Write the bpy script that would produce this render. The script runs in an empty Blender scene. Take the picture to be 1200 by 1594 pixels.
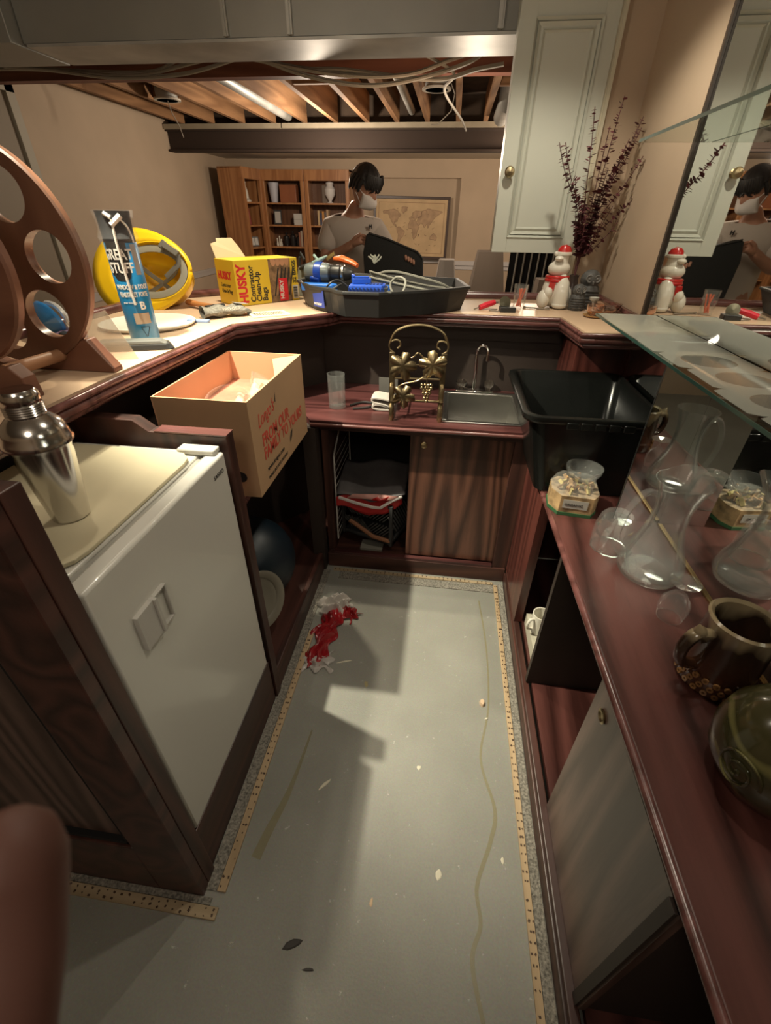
import bpy, bmesh, math, random
from mathutils import Vector, Matrix, Quaternion
random.seed(7)
PI = math.pi
S = bpy.context.scene
COL = S.collection

# ------------------------------------------------------------------ camera
cam_data = bpy.data.cameras.new('camera')
cam = bpy.data.objects.new('camera', cam_data)
COL.objects.link(cam)
dX = Vector((0.99136784, 0.08190415, -0.10237923))
dY = Vector((0.13057081, -0.54602339, 0.82753231))
dZ = Vector((0.01187688, -0.83375666, -0.55200433))
# rows of the matrix: world axes written in (right, up, back)
M = Matrix(((dX[0], -dX[1], -dX[2]), (dY[0], -dY[1], -dY[2]), (dZ[0], -dZ[1], -dZ[2])))
cam.matrix_world = Matrix.Translation((0, 0, 1.6)) @ M.to_quaternion().to_matrix().to_4x4()
cam_data.sensor_fit = 'HORIZONTAL'
cam_data.sensor_width = 36
cam_data.lens = 697.16 / 1200 * 36
cam_data.clip_start = 0.01
cam_data.dof.use_dof = True
cam_data.dof.focus_distance = 2.2
cam_data.dof.aperture_fstop = 13.0
S.camera = cam

# ------------------------------------------------------------------ world, lamps, exposure
w = bpy.data.worlds.new('world'); S.world = w; w.use_nodes = True
w.node_tree.nodes['Background'].inputs[0].default_value = (1.0, 0.86, 0.72, 1)
w.node_tree.nodes['Background'].inputs[1].default_value = 0.055
S.view_settings.view_transform = 'Standard'
S.view_settings.look = 'None'
S.view_settings.exposure = 0.0
S.view_settings.gamma = 1.0
S.view_settings.use_curve_mapping = False

def lamp(name, kind, loc, power, color, radius=.04, target=None, angle=None, size=None, blend=.5):
    d = bpy.data.lights.new(name, kind)
    d.energy = power; d.color = color
    if kind in ('POINT', 'SPOT'): d.shadow_soft_size = radius
    if kind == 'SPOT': d.spot_size = angle; d.spot_blend = blend
    if kind == 'AREA': d.shape = 'RECTANGLE'; d.size, d.size_y = size
    o = bpy.data.objects.new(name, d); COL.objects.link(o); o.location = loc
    if target is not None:
        o.rotation_euler = (Vector(target) - Vector(loc)).to_track_quat('-Z', 'Y').to_euler()
    return o
COOL = (1.0, .90, .72); WARM = (1.0, .72, .45)
lamp('ceiling_bulb_over_bar', 'POINT', (-.93, 1.2, 2.45), 12, COOL, .03)
lamp('ceiling_spot_over_bar', 'SPOT', (-1.10, 1.25, 2.5), 400, (1.0, .93, .72), .020, (.16, 1.78, 0), 1.10, blend=.8)
lamp('ceiling_spot_cabinet', 'SPOT', (.30, 2.02, 2.5), 34, COOL, .03, (.27, 2.35, 0), 2.1, blend=.5)
lamp('ceiling_spot_bar_end', 'SPOT', (-1.0, 2.25, 2.55), 105, (1.0, .88, .64), .03, (-1.0, 2.1, 1), 1.6, blend=.6)
lamp('ceiling_spot_aisle', 'SPOT', (.25, .95, 2.55), 26, (1, .90, .72), .03, (.0, 1.2, 0), 2.3, blend=.8)
lamp('room_lamp', 'POINT', (.9, 6.0, 2.05), 46, (1.0, .80, .60), .12)
lamp('room_lamp_left', 'POINT', (-1.35, 5.5, 2.08), 60, (1.0, .84, .66), .05)
lamp('work_light', 'SPOT', (-.3, 3.3, 1.95), 5, (1.0, .66, .40), .1, (-.9, 5.0, 3.1), 2.0, blend=.9)
lamp('fill_light_behind', 'POINT', (-.2, -.7, 2.4), 24, (1, .89, .74), .25)  # added soft fill behind the camera, lifts the shaded surfaces
lamp('man_fill_light', 'POINT', (.05, 3.9, 1.95), 13, (1, .84, .66), .1)  # unseen fill added in front of the man to brighten him

# ------------------------------------------------------------------ materials
def _new(name):
    m = bpy.data.materials.new(name); m.use_nodes = True
    return m, m.node_tree, m.node_tree.nodes['Principled BSDF']
def mat(name, c, rough=.5, metal=0, spec=.5, var=0, vscale=8, bump=0, bscale=60, emit=None, coat=0, sheen=0, stretch=(1, 1, 1)):
    m, nt, b = _new(name)
    b.inputs['Base Color'].default_value = (*c, 1)
    b.inputs['Roughness'].default_value = rough
    b.inputs['Metallic'].default_value = metal
    b.inputs['Specular IOR Level'].default_value = spec
    b.inputs['Coat Weight'].default_value = coat
    if sheen: b.inputs['Sheen Weight'].default_value = sheen
    if emit: b.inputs['Emission Color'].default_value = (*emit[:3], 1); b.inputs['Emission Strength'].default_value = emit[3]
    tc = nt.nodes.new('ShaderNodeTexCoord'); mp = nt.nodes.new('ShaderNodeMapping')
    mp.inputs['Scale'].default_value = stretch
    nt.links.new(tc.outputs['Object'], mp.inputs['Vector'])
    if var:
        n = nt.nodes.new('ShaderNodeTexNoise'); n.inputs['Scale'].default_value = vscale; n.inputs['Detail'].default_value = 6
        r = nt.nodes.new('ShaderNodeValToRGB')
        r.color_ramp.elements[0].color = (*[x * (1 - var) for x in c], 1); r.color_ramp.elements[0].position = .3
        r.color_ramp.elements[1].color = (*[min(1, x * (1 + var)) for x in c], 1); r.color_ramp.elements[1].position = .7
        nt.links.new(mp.outputs[0], n.inputs['Vector'])
        nt.links.new(n.outputs['Fac'], r.inputs['Fac']); nt.links.new(r.outputs['Color'], b.inputs['Base Color'])
    if bump:
        n = nt.nodes.new('ShaderNodeTexNoise'); n.inputs['Scale'].default_value = bscale; n.inputs['Detail'].default_value = 4
        nt.links.new(mp.outputs[0], n.inputs['Vector'])
        bp = nt.nodes.new('ShaderNodeBump'); bp.inputs['Strength'].default_value = bump; bp.inputs['Distance'].default_value = .004
        nt.links.new(n.outputs['Fac'], bp.inputs['Height']); nt.links.new(bp.outputs[0], b.inputs['Normal'])
    return m
def wood(name, c1, c2, axis='Z', rough=.35, freq=26, contrast=.5, coat=.2, spec=.5, wave=.55):
    """open grain running along the given object axis"""
    m, nt, b = _new(name)
    tc = nt.nodes.new('ShaderNodeTexCoord'); mp = nt.nodes.new('ShaderNodeMapping')
    sc = {'X': (.07, 1, 1), 'Y': (1, .07, 1), 'Z': (1, 1, .07)}[axis]
    mp.inputs['Scale'].default_value = sc
    nt.links.new(tc.outputs['Object'], mp.inputs['Vector'])
    n = nt.nodes.new('ShaderNodeTexNoise'); n.inputs['Scale'].default_value = freq * 3.2; n.inputs['Detail'].default_value = 8; n.inputs['Roughness'].default_value = .65
    nt.links.new(mp.outputs[0], n.inputs['Vector'])
    n2 = nt.nodes.new('ShaderNodeTexNoise'); n2.inputs['Scale'].default_value = 3.0; n2.inputs['Detail'].default_value = 2
    nt.links.new(mp.outputs[0], n2.inputs['Vector'])
    mul = nt.nodes.new('ShaderNodeMath'); mul.operation = 'MULTIPLY'; mul.inputs[1].default_value = freq
    nt.links.new(n2.outputs['Fac'], mul.inputs[0])
    fr = nt.nodes.new('ShaderNodeMath'); fr.operation = 'PINGPONG'; fr.inputs[1].default_value = 1
    nt.links.new(mul.outputs[0], fr.inputs[0])
    mx = nt.nodes.new('ShaderNodeMath'); mx.operation = 'MULTIPLY_ADD'; mx.inputs[1].default_value = wave
    nt.links.new(fr.outputs[0], mx.inputs[0])
    m2 = nt.nodes.new('ShaderNodeMath'); m2.operation = 'MULTIPLY'; m2.inputs[1].default_value = 1 - wave
    nt.links.new(n.outputs['Fac'], m2.inputs[0]); nt.links.new(m2.outputs[0], mx.inputs[2])
    r = nt.nodes.new('ShaderNodeValToRGB')
    r.color_ramp.elements[0].position = .5 - contrast * .5; r.color_ramp.elements[0].color = (*c1, 1)
    r.color_ramp.elements[1].position = .5 + contrast * .5; r.color_ramp.elements[1].color = (*c2, 1)
    nt.links.new(mx.outputs[0], r.inputs['Fac']); nt.links.new(r.outputs[0], b.inputs['Base Color'])
    b.inputs['Roughness'].default_value = rough; b.inputs['Coat Weight'].default_value = coat; b.inputs['Coat Roughness'].default_value = .25
    b.inputs['Specular IOR Level'].default_value = spec
    bp = nt.nodes.new('ShaderNodeBump'); bp.inputs['Strength'].default_value = .15; bp.inputs['Distance'].default_value = .002
    nt.links.new(n.outputs['Fac'], bp.inputs['Height']); nt.links.new(bp.outputs[0], b.inputs['Normal'])
    return m
def glass(name, c=(1, 1, 1), rough=.02, ior=1.45, alpha=1):
    m, nt, b = _new(name)
    b.inputs['Base Color'].default_value = (*c, 1); b.inputs['Transmission Weight'].default_value = 1
    b.inputs['Roughness'].default_value = rough; b.inputs['IOR'].default_value = ior
    return m
def film(name, c, alpha, rough=.3):
    m, nt, b = _new(name)
    b.inputs['Base Color'].default_value = (*c, 1); b.inputs['Alpha'].default_value = alpha; b.inputs['Roughness'].default_value = rough
    return m

# floor: worn grey-green painted concrete with white specks
m_floor, nt, b = _new('painted_concrete')
tc = nt.nodes.new('ShaderNodeTexCoord')
n1 = nt.nodes.new('ShaderNodeTexNoise'); n1.inputs['Scale'].default_value = 2.2; n1.inputs['Detail'].default_value = 8
n2 = nt.nodes.new('ShaderNodeTexNoise'); n2.inputs['Scale'].default_value = 180; n2.inputs['Detail'].default_value = 4
n3 = nt.nodes.new('ShaderNodeTexNoise'); n3.inputs['Scale'].default_value = 34; n3.inputs['Detail'].default_value = 7; n3.inputs['Roughness'].default_value = .7
for n in (n1, n2, n3): nt.links.new(tc.outputs['Object'], n.inputs['Vector'])
r1 = nt.nodes.new('ShaderNodeValToRGB'); r1.color_ramp.elements[0].position = .3; r1.color_ramp.elements[0].color = (.235, .232, .20, 1)
r1.color_ramp.elements[1].position = .72; r1.color_ramp.elements[1].color = (.33, .325, .285, 1)
nt.links.new(n1.outputs['Fac'], r1.inputs['Fac'])
r3 = nt.nodes.new('ShaderNodeValToRGB'); r3.color_ramp.elements[0].position = .635; r3.color_ramp.elements[1].position = .70
nt.links.new(n3.outputs['Fac'], r3.inputs['Fac'])
mixa = nt.nodes.new('ShaderNodeMix'); mixa.data_type = 'RGBA'
nt.links.new(r3.outputs[0], mixa.inputs[0]); nt.links.new(r1.outputs[0], mixa.inputs[6]); mixa.inputs[7].default_value = (.52, .51, .46, 1)
mixb = nt.nodes.new('ShaderNodeMix'); mixb.data_type = 'RGBA'; mixb.blend_type = 'MULTIPLY'; mixb.inputs[0].default_value = .35
nt.links.new(mixa.outputs[2], mixb.inputs[6]); nt.links.new(n2.outputs['Color'], mixb.inputs[7])
nt.links.new(mixb.outputs[2], b.inputs['Base Color'])
b.inputs['Roughness'].default_value = .48
bp = nt.nodes.new('ShaderNodeBump'); bp.inputs['Strength'].default_value = .25; bp.inputs['Distance'].default_value = .002
nt.links.new(n2.outputs['Fac'], bp.inputs['Height']); nt.links.new(bp.outputs[0], b.inputs['Normal'])

m_wall = mat('peach_wall_paint', (.50, .385, .275), .75, var=.05, vscale=3, bump=.05, bscale=200)
m_white_wall = mat('white_ceiling_paint', (.62, .54, .44), .85)
m_ceil = mat('grey_ceiling_board', (.30, .26, .22), .9, var=.1)
m_dark = wood('dark_stained_oak', (.030, .011, .008), (.075, .028, .019), 'Z', .45, coat=.05)
m_darkX = wood('dark_stained_oak_long_x', (.030, .011, .008), (.075, .028, .019), 'X', .45, coat=.05)
m_darkY = wood('dark_stained_oak_long_y', (.030, .011, .008), (.078, .028, .020), 'Y', .4, coat=.05)
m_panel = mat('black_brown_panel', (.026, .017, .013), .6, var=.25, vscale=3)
m_red = wood('red_stained_oak', (.05, .013, .010), (.115, .032, .024), 'Z', .35)
m_redX = wood('red_stained_oak_long_x', (.036, .012, .011), (.088, .030, .028), 'X', .3, coat=.2)
m_redY = wood('red_stained_oak_long_y', (.030, .009, .007), (.100, .035, .029), 'Y', .33, coat=.12, contrast=.5)
m_lip = wood('mahogany_lipping', (.075, .026, .022), (.15, .058, .052), 'X', .25, coat=.4)
m_door = wood('oak_veneer_door', (.040, .014, .008), (.135, .056, .034), 'Z', .35, freq=34, contrast=.42)
m_doorg = wood('grey_oak_veneer', (.060, .034, .026), (.15, .092, .074), 'Z', .45, freq=26, contrast=.42)
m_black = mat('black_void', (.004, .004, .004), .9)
m_lam = mat('beige_laminate', (.56, .40, .27), .4, var=.04, vscale=5)
m_fridge = mat('white_enamel', (.60, .585, .53), .28, coat=.3)
m_frgrey = mat('grey_gasket', (.30, .29, .26), .5)
m_board = mat('cream_cutting_board', (.60, .53, .36), .55, var=.03)
m_steel = mat('polished_steel', (.62, .60, .57), .16, 1)
m_bsteel = mat('brushed_steel', (.45, .44, .41), .3, 1)
m_chrome = mat('chrome', (.75, .74, .72), .08, 1)
m_edge = mat('teal_glass_edge', (.035, .085, .07), .15)
m_brass = mat('aged_brass', (.42, .33, .19), .32, 1, var=.2, vscale=20)
m_brassd = mat('dark_brass', (.20, .155, .09), .4, 1, var=.25, vscale=20)
m_card = mat('cardboard', (.40, .245, .13), .8, var=.06, vscale=3)
m_cardi = mat('cardboard_inside', (.55, .30, .165), .8, var=.05, vscale=3)
m_redprint = mat('red_print', (.50, .06, .035), .7)
m_blackprint = mat('black_print', (.02, .02, .018), .6)
def thin_glass(name, tint=(.985, .99, .985), haze=.045):
    m, nt, b = _new(name); nt.nodes.remove(b); out = nt.nodes['Material Output']
    tr = nt.nodes.new('ShaderNodeBsdfTransparent'); tr.inputs[0].default_value = (*tint, 1)
    gl = nt.nodes.new('ShaderNodeBsdfGlossy'); gl.inputs['Roughness'].default_value = .03; gl.inputs[0].default_value = (1, 1, 1, 1)
    df = nt.nodes.new('ShaderNodeBsdfDiffuse'); df.inputs[0].default_value = (.8, .82, .78, 1)
    lw = nt.nodes.new('ShaderNodeLayerWeight'); lw.inputs['Blend'].default_value = .20
    m1 = nt.nodes.new('ShaderNodeMixShader'); m1.inputs[0].default_value = haze; nt.links.new(tr.outputs[0], m1.inputs[1]); nt.links.new(df.outputs[0], m1.inputs[2])
    m2 = nt.nodes.new('ShaderNodeMixShader'); k_ = nt.nodes.new('ShaderNodeMath'); k_.operation = 'MULTIPLY'; k_.inputs[1].default_value = .5; nt.links.new(lw.outputs['Fresnel'], k_.inputs[0]); nt.links.new(k_.outputs[0], m2.inputs[0]); nt.links.new(m1.outputs[0], m2.inputs[1]); nt.links.new(gl.outputs[0], m2.inputs[2])
    nt.links.new(m2.outputs[0], out.inputs[0]); return m
m_glass = thin_glass('clear_glass')
m_glassg = glass('green_edge_glass', (.80, .93, .88), .01, 1.5)
m_mirror = mat('silver_mirror', (.80, .82, .80), .015, 1)
m_mirred = mat('dark_mirror_edge', (.05, .035, .025), .4)
m_gold = mat('gold_mirror_trim', (.45, .32, .15), .3, 1)
m_cab = mat('sage_white_cabinet_paint', (.58, .60, .52), .45)
m_binb = mat('glossy_black_plastic', (.005, .0055, .005), .22, spec=.35)
m_blackp = mat('black_plastic', (.022, .022, .021), .4)
m_greyp = mat('charcoal_plastic', (.019, .019, .018), .5)
m_duct = mat('galvanised_duct', (.30, .295, .27), .5, .35, var=.12, vscale=2)
m_ductd = mat('galvanised_duct_bright', (.42, .41, .38), .5, .4, var=.3, vscale=3)
m_joist = wood('joist_pine', (.20, .095, .038), (.33, .17, .075), 'Y', .8, coat=0)
m_joistx = wood('joist_pine_cross', (.20, .095, .038), (.33, .17, .075), 'X', .8, coat=0)
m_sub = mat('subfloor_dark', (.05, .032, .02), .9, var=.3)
m_railb = wood('redbrown_beam', (.14, .045, .025), (.22, .08, .045), 'X', .6, coat=0)
m_ibeam = mat('brown_painted_steel', (.035, .020, .013), .8)
m_flange = mat('pale_beam_board', (.34, .29, .21), .7, var=.1)
m_cable = mat('grey_cable', (.38, .34, .28), .6)
m_tack = wood('tack_strip_wood', (.32, .225, .125), (.44, .32, .19), 'Y', .7, coat=0)
m_tackx = wood('tack_strip_wood_x', (.28, .21, .12), (.38, .29, .18), 'X', .7, coat=0)
m_nail = mat('rusty_nail', (.06, .03, .015), .6)
m_und = mat('grey_adhesive_strip', (.20, .185, .155), .9, var=.6, vscale=150, bump=.8, bscale=200)
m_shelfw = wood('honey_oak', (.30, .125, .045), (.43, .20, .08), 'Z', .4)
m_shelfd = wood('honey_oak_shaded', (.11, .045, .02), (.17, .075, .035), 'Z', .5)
m_skin = mat('skin', (.42, .215, .14), .5)
m_hair = mat('black_hair', (.012, .010, .009), .5, bump=.6, bscale=90, stretch=(1, 1, .2))
m_shirt = mat('cream_cotton', (.52, .46, .40), .85, bump=.3, bscale=14)
m_mask = mat('white_mask', (.66, .62, .58), .8)
m_pants = mat('grey_trousers', (.20, .17, .15), .8)
m_white = mat('white_ceramic', (.70, .67, .58), .2, coat=.4)
m_redg = mat('red_glaze', (.50, .02, .018), .25, coat=.5)
m_cloth = mat('taupe_dust_sheet', (.24, .19, .15), .9, bump=.2, bscale=20)
m_clothw = mat('pale_dust_sheet', (.42, .38, .34), .9)

# ------------------------------------------------------------------ mesh helpers
class G:
    def __init__(s): s.v = []; s.f = []; s.m = []; s.M = Matrix.Identity(4); s.mi = 0
    def at(s, *loc, rot=(0, 0, 0), sc=1):
        from mathutils import Euler
        s.M = Matrix.Translation(loc) @ Euler(rot).to_matrix().to_4x4() @ (Matrix.Diagonal((sc, sc, sc, 1)) if not hasattr(sc, '__len__') else Matrix.Diagonal((*sc, 1)))
        return s
    def add(s, vs, fs, m=None):
        o = len(s.v); s.v += [s.M @ Vector(p) for p in vs]
        for f in fs: s.f.append([i + o for i in f]); s.m.append(s.mi if m is None else m)
        return s
    def box(s, x0, x1, y0, y1, z0, z1, m=None):
        v = [(x, y, z) for z in (z0, z1) for y in (y0, y1) for x in (x0, x1)]
        return s.add(v, [(0, 2, 3, 1), (4, 5, 7, 6), (0, 1, 5, 4), (1, 3, 7, 5), (3, 2, 6, 7), (2, 0, 4, 6)], m)
    def prism(s, pts, z0, z1, m=None, top=None):
        n = len(pts); v = [(p[0], p[1], z0) for p in pts] + [(p[0], p[1], z1) for p in (top or pts)]
        return s.add(v, [tuple(range(n))[::-1], tuple(range(n, 2 * n))] + [(i, (i + 1) % n, n + (i + 1) % n, n + i) for i in range(n)], m)
    def lathe(s, prof, seg=32, m=None, sx=1, sy=1):
        v = []; f = []; k = len(prof)
        for r, z in prof:
            for j in range(seg):
                a = 2 * PI * j / seg; v.append((r * math.cos(a) * sx, r * math.sin(a) * sy, z))
        for i in range(k - 1):
            for j in range(seg):
                j2 = (j + 1) % seg; f.append((i * seg + j, i * seg + j2, (i + 1) * seg + j2, (i + 1) * seg + j))
        if prof[0][0] > 1e-4: f.append(tuple(range(seg))[::-1])
        if prof[-1][0] > 1e-4: f.append(tuple(range((k - 1) * seg, k * seg)))
        return s.add(v, f, m)
    def shell(s, prof, seg=32, m=None, sx=1, sy=1):
        v = []; f = []; k = len(prof)      # closed profile loop (solid of revolution with wall)
        for r, z in prof:
            for j in range(seg):
                a = 2 * PI * j / seg; v.append((max(r, 1e-4) * math.cos(a) * sx, max(r, 1e-4) * math.sin(a) * sy, z))
        for i in range(k - 1):
            for j in range(seg):
                j2 = (j + 1) % seg; f.append((i * seg + j, i * seg + j2, (i + 1) * seg + j2, (i + 1) * seg + j))
        return s.add(v, f, m)
    def sphere(s, c, r, seg=20, rings=12, m=None):
        rr = r if hasattr(r, '__len__') else (r, r, r); v = []; f = []
        for i in range(rings + 1):
            t = PI * i / rings
            for j in range(seg):
                a = 2 * PI * j / seg
                v.append((c[0] + rr[0] * math.sin(t) * math.cos(a), c[1] + rr[1] * math.sin(t) * math.sin(a), c[2] - rr[2] * math.cos(t)))
        for i in range(rings):
            for j in range(seg):
                j2 = (j + 1) % seg; f.append((i * seg + j, i * seg + j2, (i + 1) * seg + j2, (i + 1) * seg + j))
        return s.add(v, f, m)
    def tube(s, pts, r, seg=8, closed=False, m=None, flat=1):
        P = [Vector(p) for p in pts]; n = len(P); v = []; f = []; up = None
        for i in range(n):
            a = P[(i - 1) % n] if (closed or i > 0) else P[i]; b_ = P[(i + 1) % n] if (closed or i < n - 1) else P[i]
            t = (b_ - a).normalized() if (b_ - a).length > 1e-9 else Vector((0, 0, 1))
            if up is None:
                up = Vector((0, 0, 1)) if abs(t.z) < .9 else Vector((1, 0, 0))
            u = up - t * up.dot(t)
            if u.length < 1e-5: u = t.orthogonal()
            u.normalize(); up = u; wv = t.cross(u)
            ri = r[i] if hasattr(r, '__len__') else r
            for j in range(seg):
                an = 2 * PI * j / seg; v.append(tuple(P[i] + u * math.cos(an) * ri + wv * math.sin(an) * ri * flat))
        for i in range(n if closed else n - 1):
            i2 = (i + 1) % n
            for j in range(seg):
                j2 = (j + 1) % seg; f.append((i * seg + j, i * seg + j2, i2 * seg + j2, i2 * seg + j))
        if not closed: f.append(tuple(range(seg))[::-1]); f.append(tuple(range((n - 1) * seg, n * seg)))
        return s.add(v, f, m)
    def grid(s, fn, nu, nv, m=None, cu=False):
        v = [fn(i / nu, j / nv) for i in range(nu + 1) for j in range(nv + 1)]
        f = [(i * (nv + 1) + j, (i + 1) * (nv + 1) + j, (i + 1) * (nv + 1) + j + 1, i * (nv + 1) + j + 1) for i in range(nu) for j in range(nv)]
        return s.add(v, f, m)
    def build(s, name, mats, parent=None, world=False, bevel=0, smooth=35, sub=0, solid=0, fix=True):
        me = bpy.data.meshes.new(name)
        off = parent.location if (parent is not None and world) else Vector((0, 0, 0))
        me.from_pydata([tuple(p - off) for p in s.v], [], s.f)
        if not isinstance(mats, (list, tuple)): mats = [mats]
        for m in mats: me.materials.append(m)
        for p, mi in zip(me.polygons, s.m): p.material_index = mi
        if fix:
            bm = bmesh.new(); bm.from_mesh(me); bmesh.ops.recalc_face_normals(bm, faces=bm.faces); bm.to_mesh(me); bm.free()
        me.update()
        if smooth:
            for p in me.polygons: p.use_smooth = True
            me.set_sharp_from_angle(angle=math.radians(smooth))
        o = bpy.data.objects.new(name, me); COL.objects.link(o)
        if parent is not None: o.parent = parent
        if sub:
            d = o.modifiers.new('sub', 'SUBSURF'); d.levels = d.render_levels = sub
        if solid:
            d = o.modifiers.new('solid', 'SOLIDIFY'); d.thickness = solid; d.offset = 0
        if bevel:
            d = o.modifiers.new('bevel', 'BEVEL'); d.width = bevel; d.segments = 2; d.limit_method = 'ANGLE'; d.angle_limit = math.radians(40)
            d.harden_normals = False
        return o
def tag(o, label, cat, group=None):
    o['label'] = label; o['category'] = cat
    if group: o['group'] = group
    return o
def thing(name, label, cat, loc=(0, 0, 0), rotz=0, group=None, rot=None):
    o = bpy.data.objects.new(name, None); COL.objects.link(o); o.empty_display_size = .05
    o.location = loc; o.rotation_euler = rot or (0, 0, rotz)
    return tag(o, label, cat, group)
def struct(name, g, m, **k):
    o = g.build(name, m, **k)
    if o.parent is None: o['kind'] = 'structure'
    return o
def B(*a): return G().box(*a)
def dup(root, loc, rotz=None, label=None, group=None, rot=None, scale=None):
    r = root.copy(); COL.objects.link(r); r.location = loc
    if rotz is not None: r.rotation_euler = (0, 0, rotz)
    if rot is not None: r.rotation_euler = rot
    if scale: r.scale = scale
    if label: r['label'] = label
    if group: r['group'] = group
    for ch in list(root.children):
        c = ch.copy(); COL.objects.link(c); c.parent = r
        for g_ in ch.children:
            d = g_.copy(); COL.objects.link(d); d.parent = c
    return r
def text(s, size, loc, xdir, ydir, m, name, parent, world=True, ext=.0004, bold=0, align='LEFT', shear=0, xs=1, space=1):
    """lettering whose baseline runs along xdir and whose height runs along ydir"""
    cu = bpy.data.curves.new('txt', 'FONT'); cu.body = s; cu.size = size; cu.extrude = ext; cu.offset = bold; cu.align_x = align; cu.shear = shear
    cu.resolution_u = 3; cu.space_character = space; cu.space_line = .9
    t = bpy.data.objects.new('txt', cu); COL.objects.link(t)
    dg = bpy.context.evaluated_depsgraph_get(); me = bpy.data.meshes.new_from_object(t.evaluated_get(dg))
    bpy.data.objects.remove(t); bpy.data.curves.remove(cu)
    X = Vector(xdir).normalized(); Y = Vector(ydir).normalized(); Z = X.cross(Y).normalized()
    L = Vector(loc) - (parent.location if (parent is not None and world) else Vector((0, 0, 0)))
    if parent is not None and world and parent.parent is not None: L = L - parent.parent.location
    me.transform(Matrix.Translation(L) @ Matrix((X * xs, Y, Z)).transposed().to_4x4())
    me.materials.clear(); me.materials.append(m); me.name = name
    o = bpy.data.objects.new(name, me); COL.objects.link(o)
    if parent is not None: o.parent = parent
    return o
def skinned(name, pts, edges, radii, m, parent=None, sub=2, root=0):
    me = bpy.data.meshes.new(name); me.from_pydata(pts, edges, []); me.materials.append(m)
    o = bpy.data.objects.new(name, me); COL.objects.link(o)
    sk = o.modifiers.new('skin', 'SKIN'); sk.use_smooth_shade = True
    if not me.skin_vertices: bpy.context.view_layer.objects.active = o; bpy.context.view_layer.update()
    for i, d in enumerate(me.skin_vertices[0].data):
        r = radii[i]; d.radius = (r, r) if not hasattr(r, '__len__') else r
        d.use_root = (i == root)
    ss = o.modifiers.new('sub', 'SUBSURF'); ss.levels = ss.render_levels = sub
    dg = bpy.context.evaluated_depsgraph_get(); dg.update()
    me2 = bpy.data.meshes.new_from_object(o.evaluated_get(dg)); me2.name = name
    for p in me2.polygons: p.use_smooth = True
    o.modifiers.clear(); o.data = me2
    if not me2.materials: me2.materials.append(m)
    if parent is not None: o.parent = parent
    return o
def arc(c, r, a0, a1, n, plane='XZ'):
    out = []
    for i in range(n + 1):
        a = a0 + (a1 - a0) * i / n; p, q = r * math.cos(a), r * math.sin(a)
        out.append((c[0] + p, c[1], c[2] + q) if plane == 'XZ' else ((c[0] + p, c[1] + q, c[2]) if plane == 'XY' else (c[0], c[1] + p, c[2] + q)))
    return out

# ================================================================== THE SETTING
struct('floor', B(-4.6, 4, -2.6, 8.4, -.05, 0), m_floor)
struct('wall_left', B(-3.45, -3.35, -2.6, 8.1, 0, 2.66), m_wall)
g = G(); X0 = .03
g.box(-3.45, -1.75, 7.8, 7.95, 0, 2.6); g.box(X0, 4, 7.8, 7.95, 0, 2.6); g.box(-1.75, X0, 7.8, 7.95, 2.045, 2.6); g.box(-1.75, X0, 7.92, 7.95, 0, 2.045)
struct('wall_far', g, m_wall)
struct('ceiling_far', B(-3.45, 4, 6.32, 8.0, 2.255, 2.29), m_white_wall)
struct('ceiling_near', B(-3.45, 1.2, -2.6, 2.9, 2.62, 2.66), m_ceil)
struct('wall_near', B(-3.45, 1.2, -2.6, -2.5, 0, 2.62), m_wall)
struct('wall_room_right', B(3.9, 4, 2.86, 8.1, 0, 2.7), m_wall)
struct('wall_right', B(.80, .90, -2.6, 2.86, 0, 2.62), m_wall, smooth=0)
struct('wall_corner', B(.645, 4, 2.86, 3.0, 0, 2.7), m_wall, smooth=0)
g = G(); g.box(-3.352, -3.33, 4.1, 7.8, .93, .955); g.box(-3.352, -3.335, 4.1, 7.8, .88, .93)
struct('trim_1', g, mat('chair_rail_paint', (.50, .46, .42), .5))
g = G(); g.box(X0 - 1.75, X0, 7.885, 7.925, 1.0, 1.055); g.box(X0, 3.9, 7.765, 7.8, .985, 1.045); g.box(X0, 3.9, 7.785, 7.8, .93, .985)
struct('trim_2', g, mat('chair_rail_paint_far', (.58, .55, .54), .5))
# doorway in the left wall
dr = thing('door_1', 'pale doorway trim', 'door', (-3.35, 3.7, 0)); del dr['label']; del dr['category']; dr['kind'] = 'structure'
g = G(); g.box(-3.352, -3.30, 3.98, 4.06, 0, 2.40); g.box(-3.352, -3.30, 3.1, 3.18, 0, 2.40); g.box(-3.352, -3.30, 3.1, 4.06, 2.32, 2.40)
g.build('door_frame', mat('door_trim_paint', (.42, .38, .30), .6), dr, world=True)
g = G(); g.box(-3.34, -3.325, 3.18, 3.98, 0, 2.32); g.build('door_panel', mat('door_paint', (.26, .21, .15), .6), dr, world=True)

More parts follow.
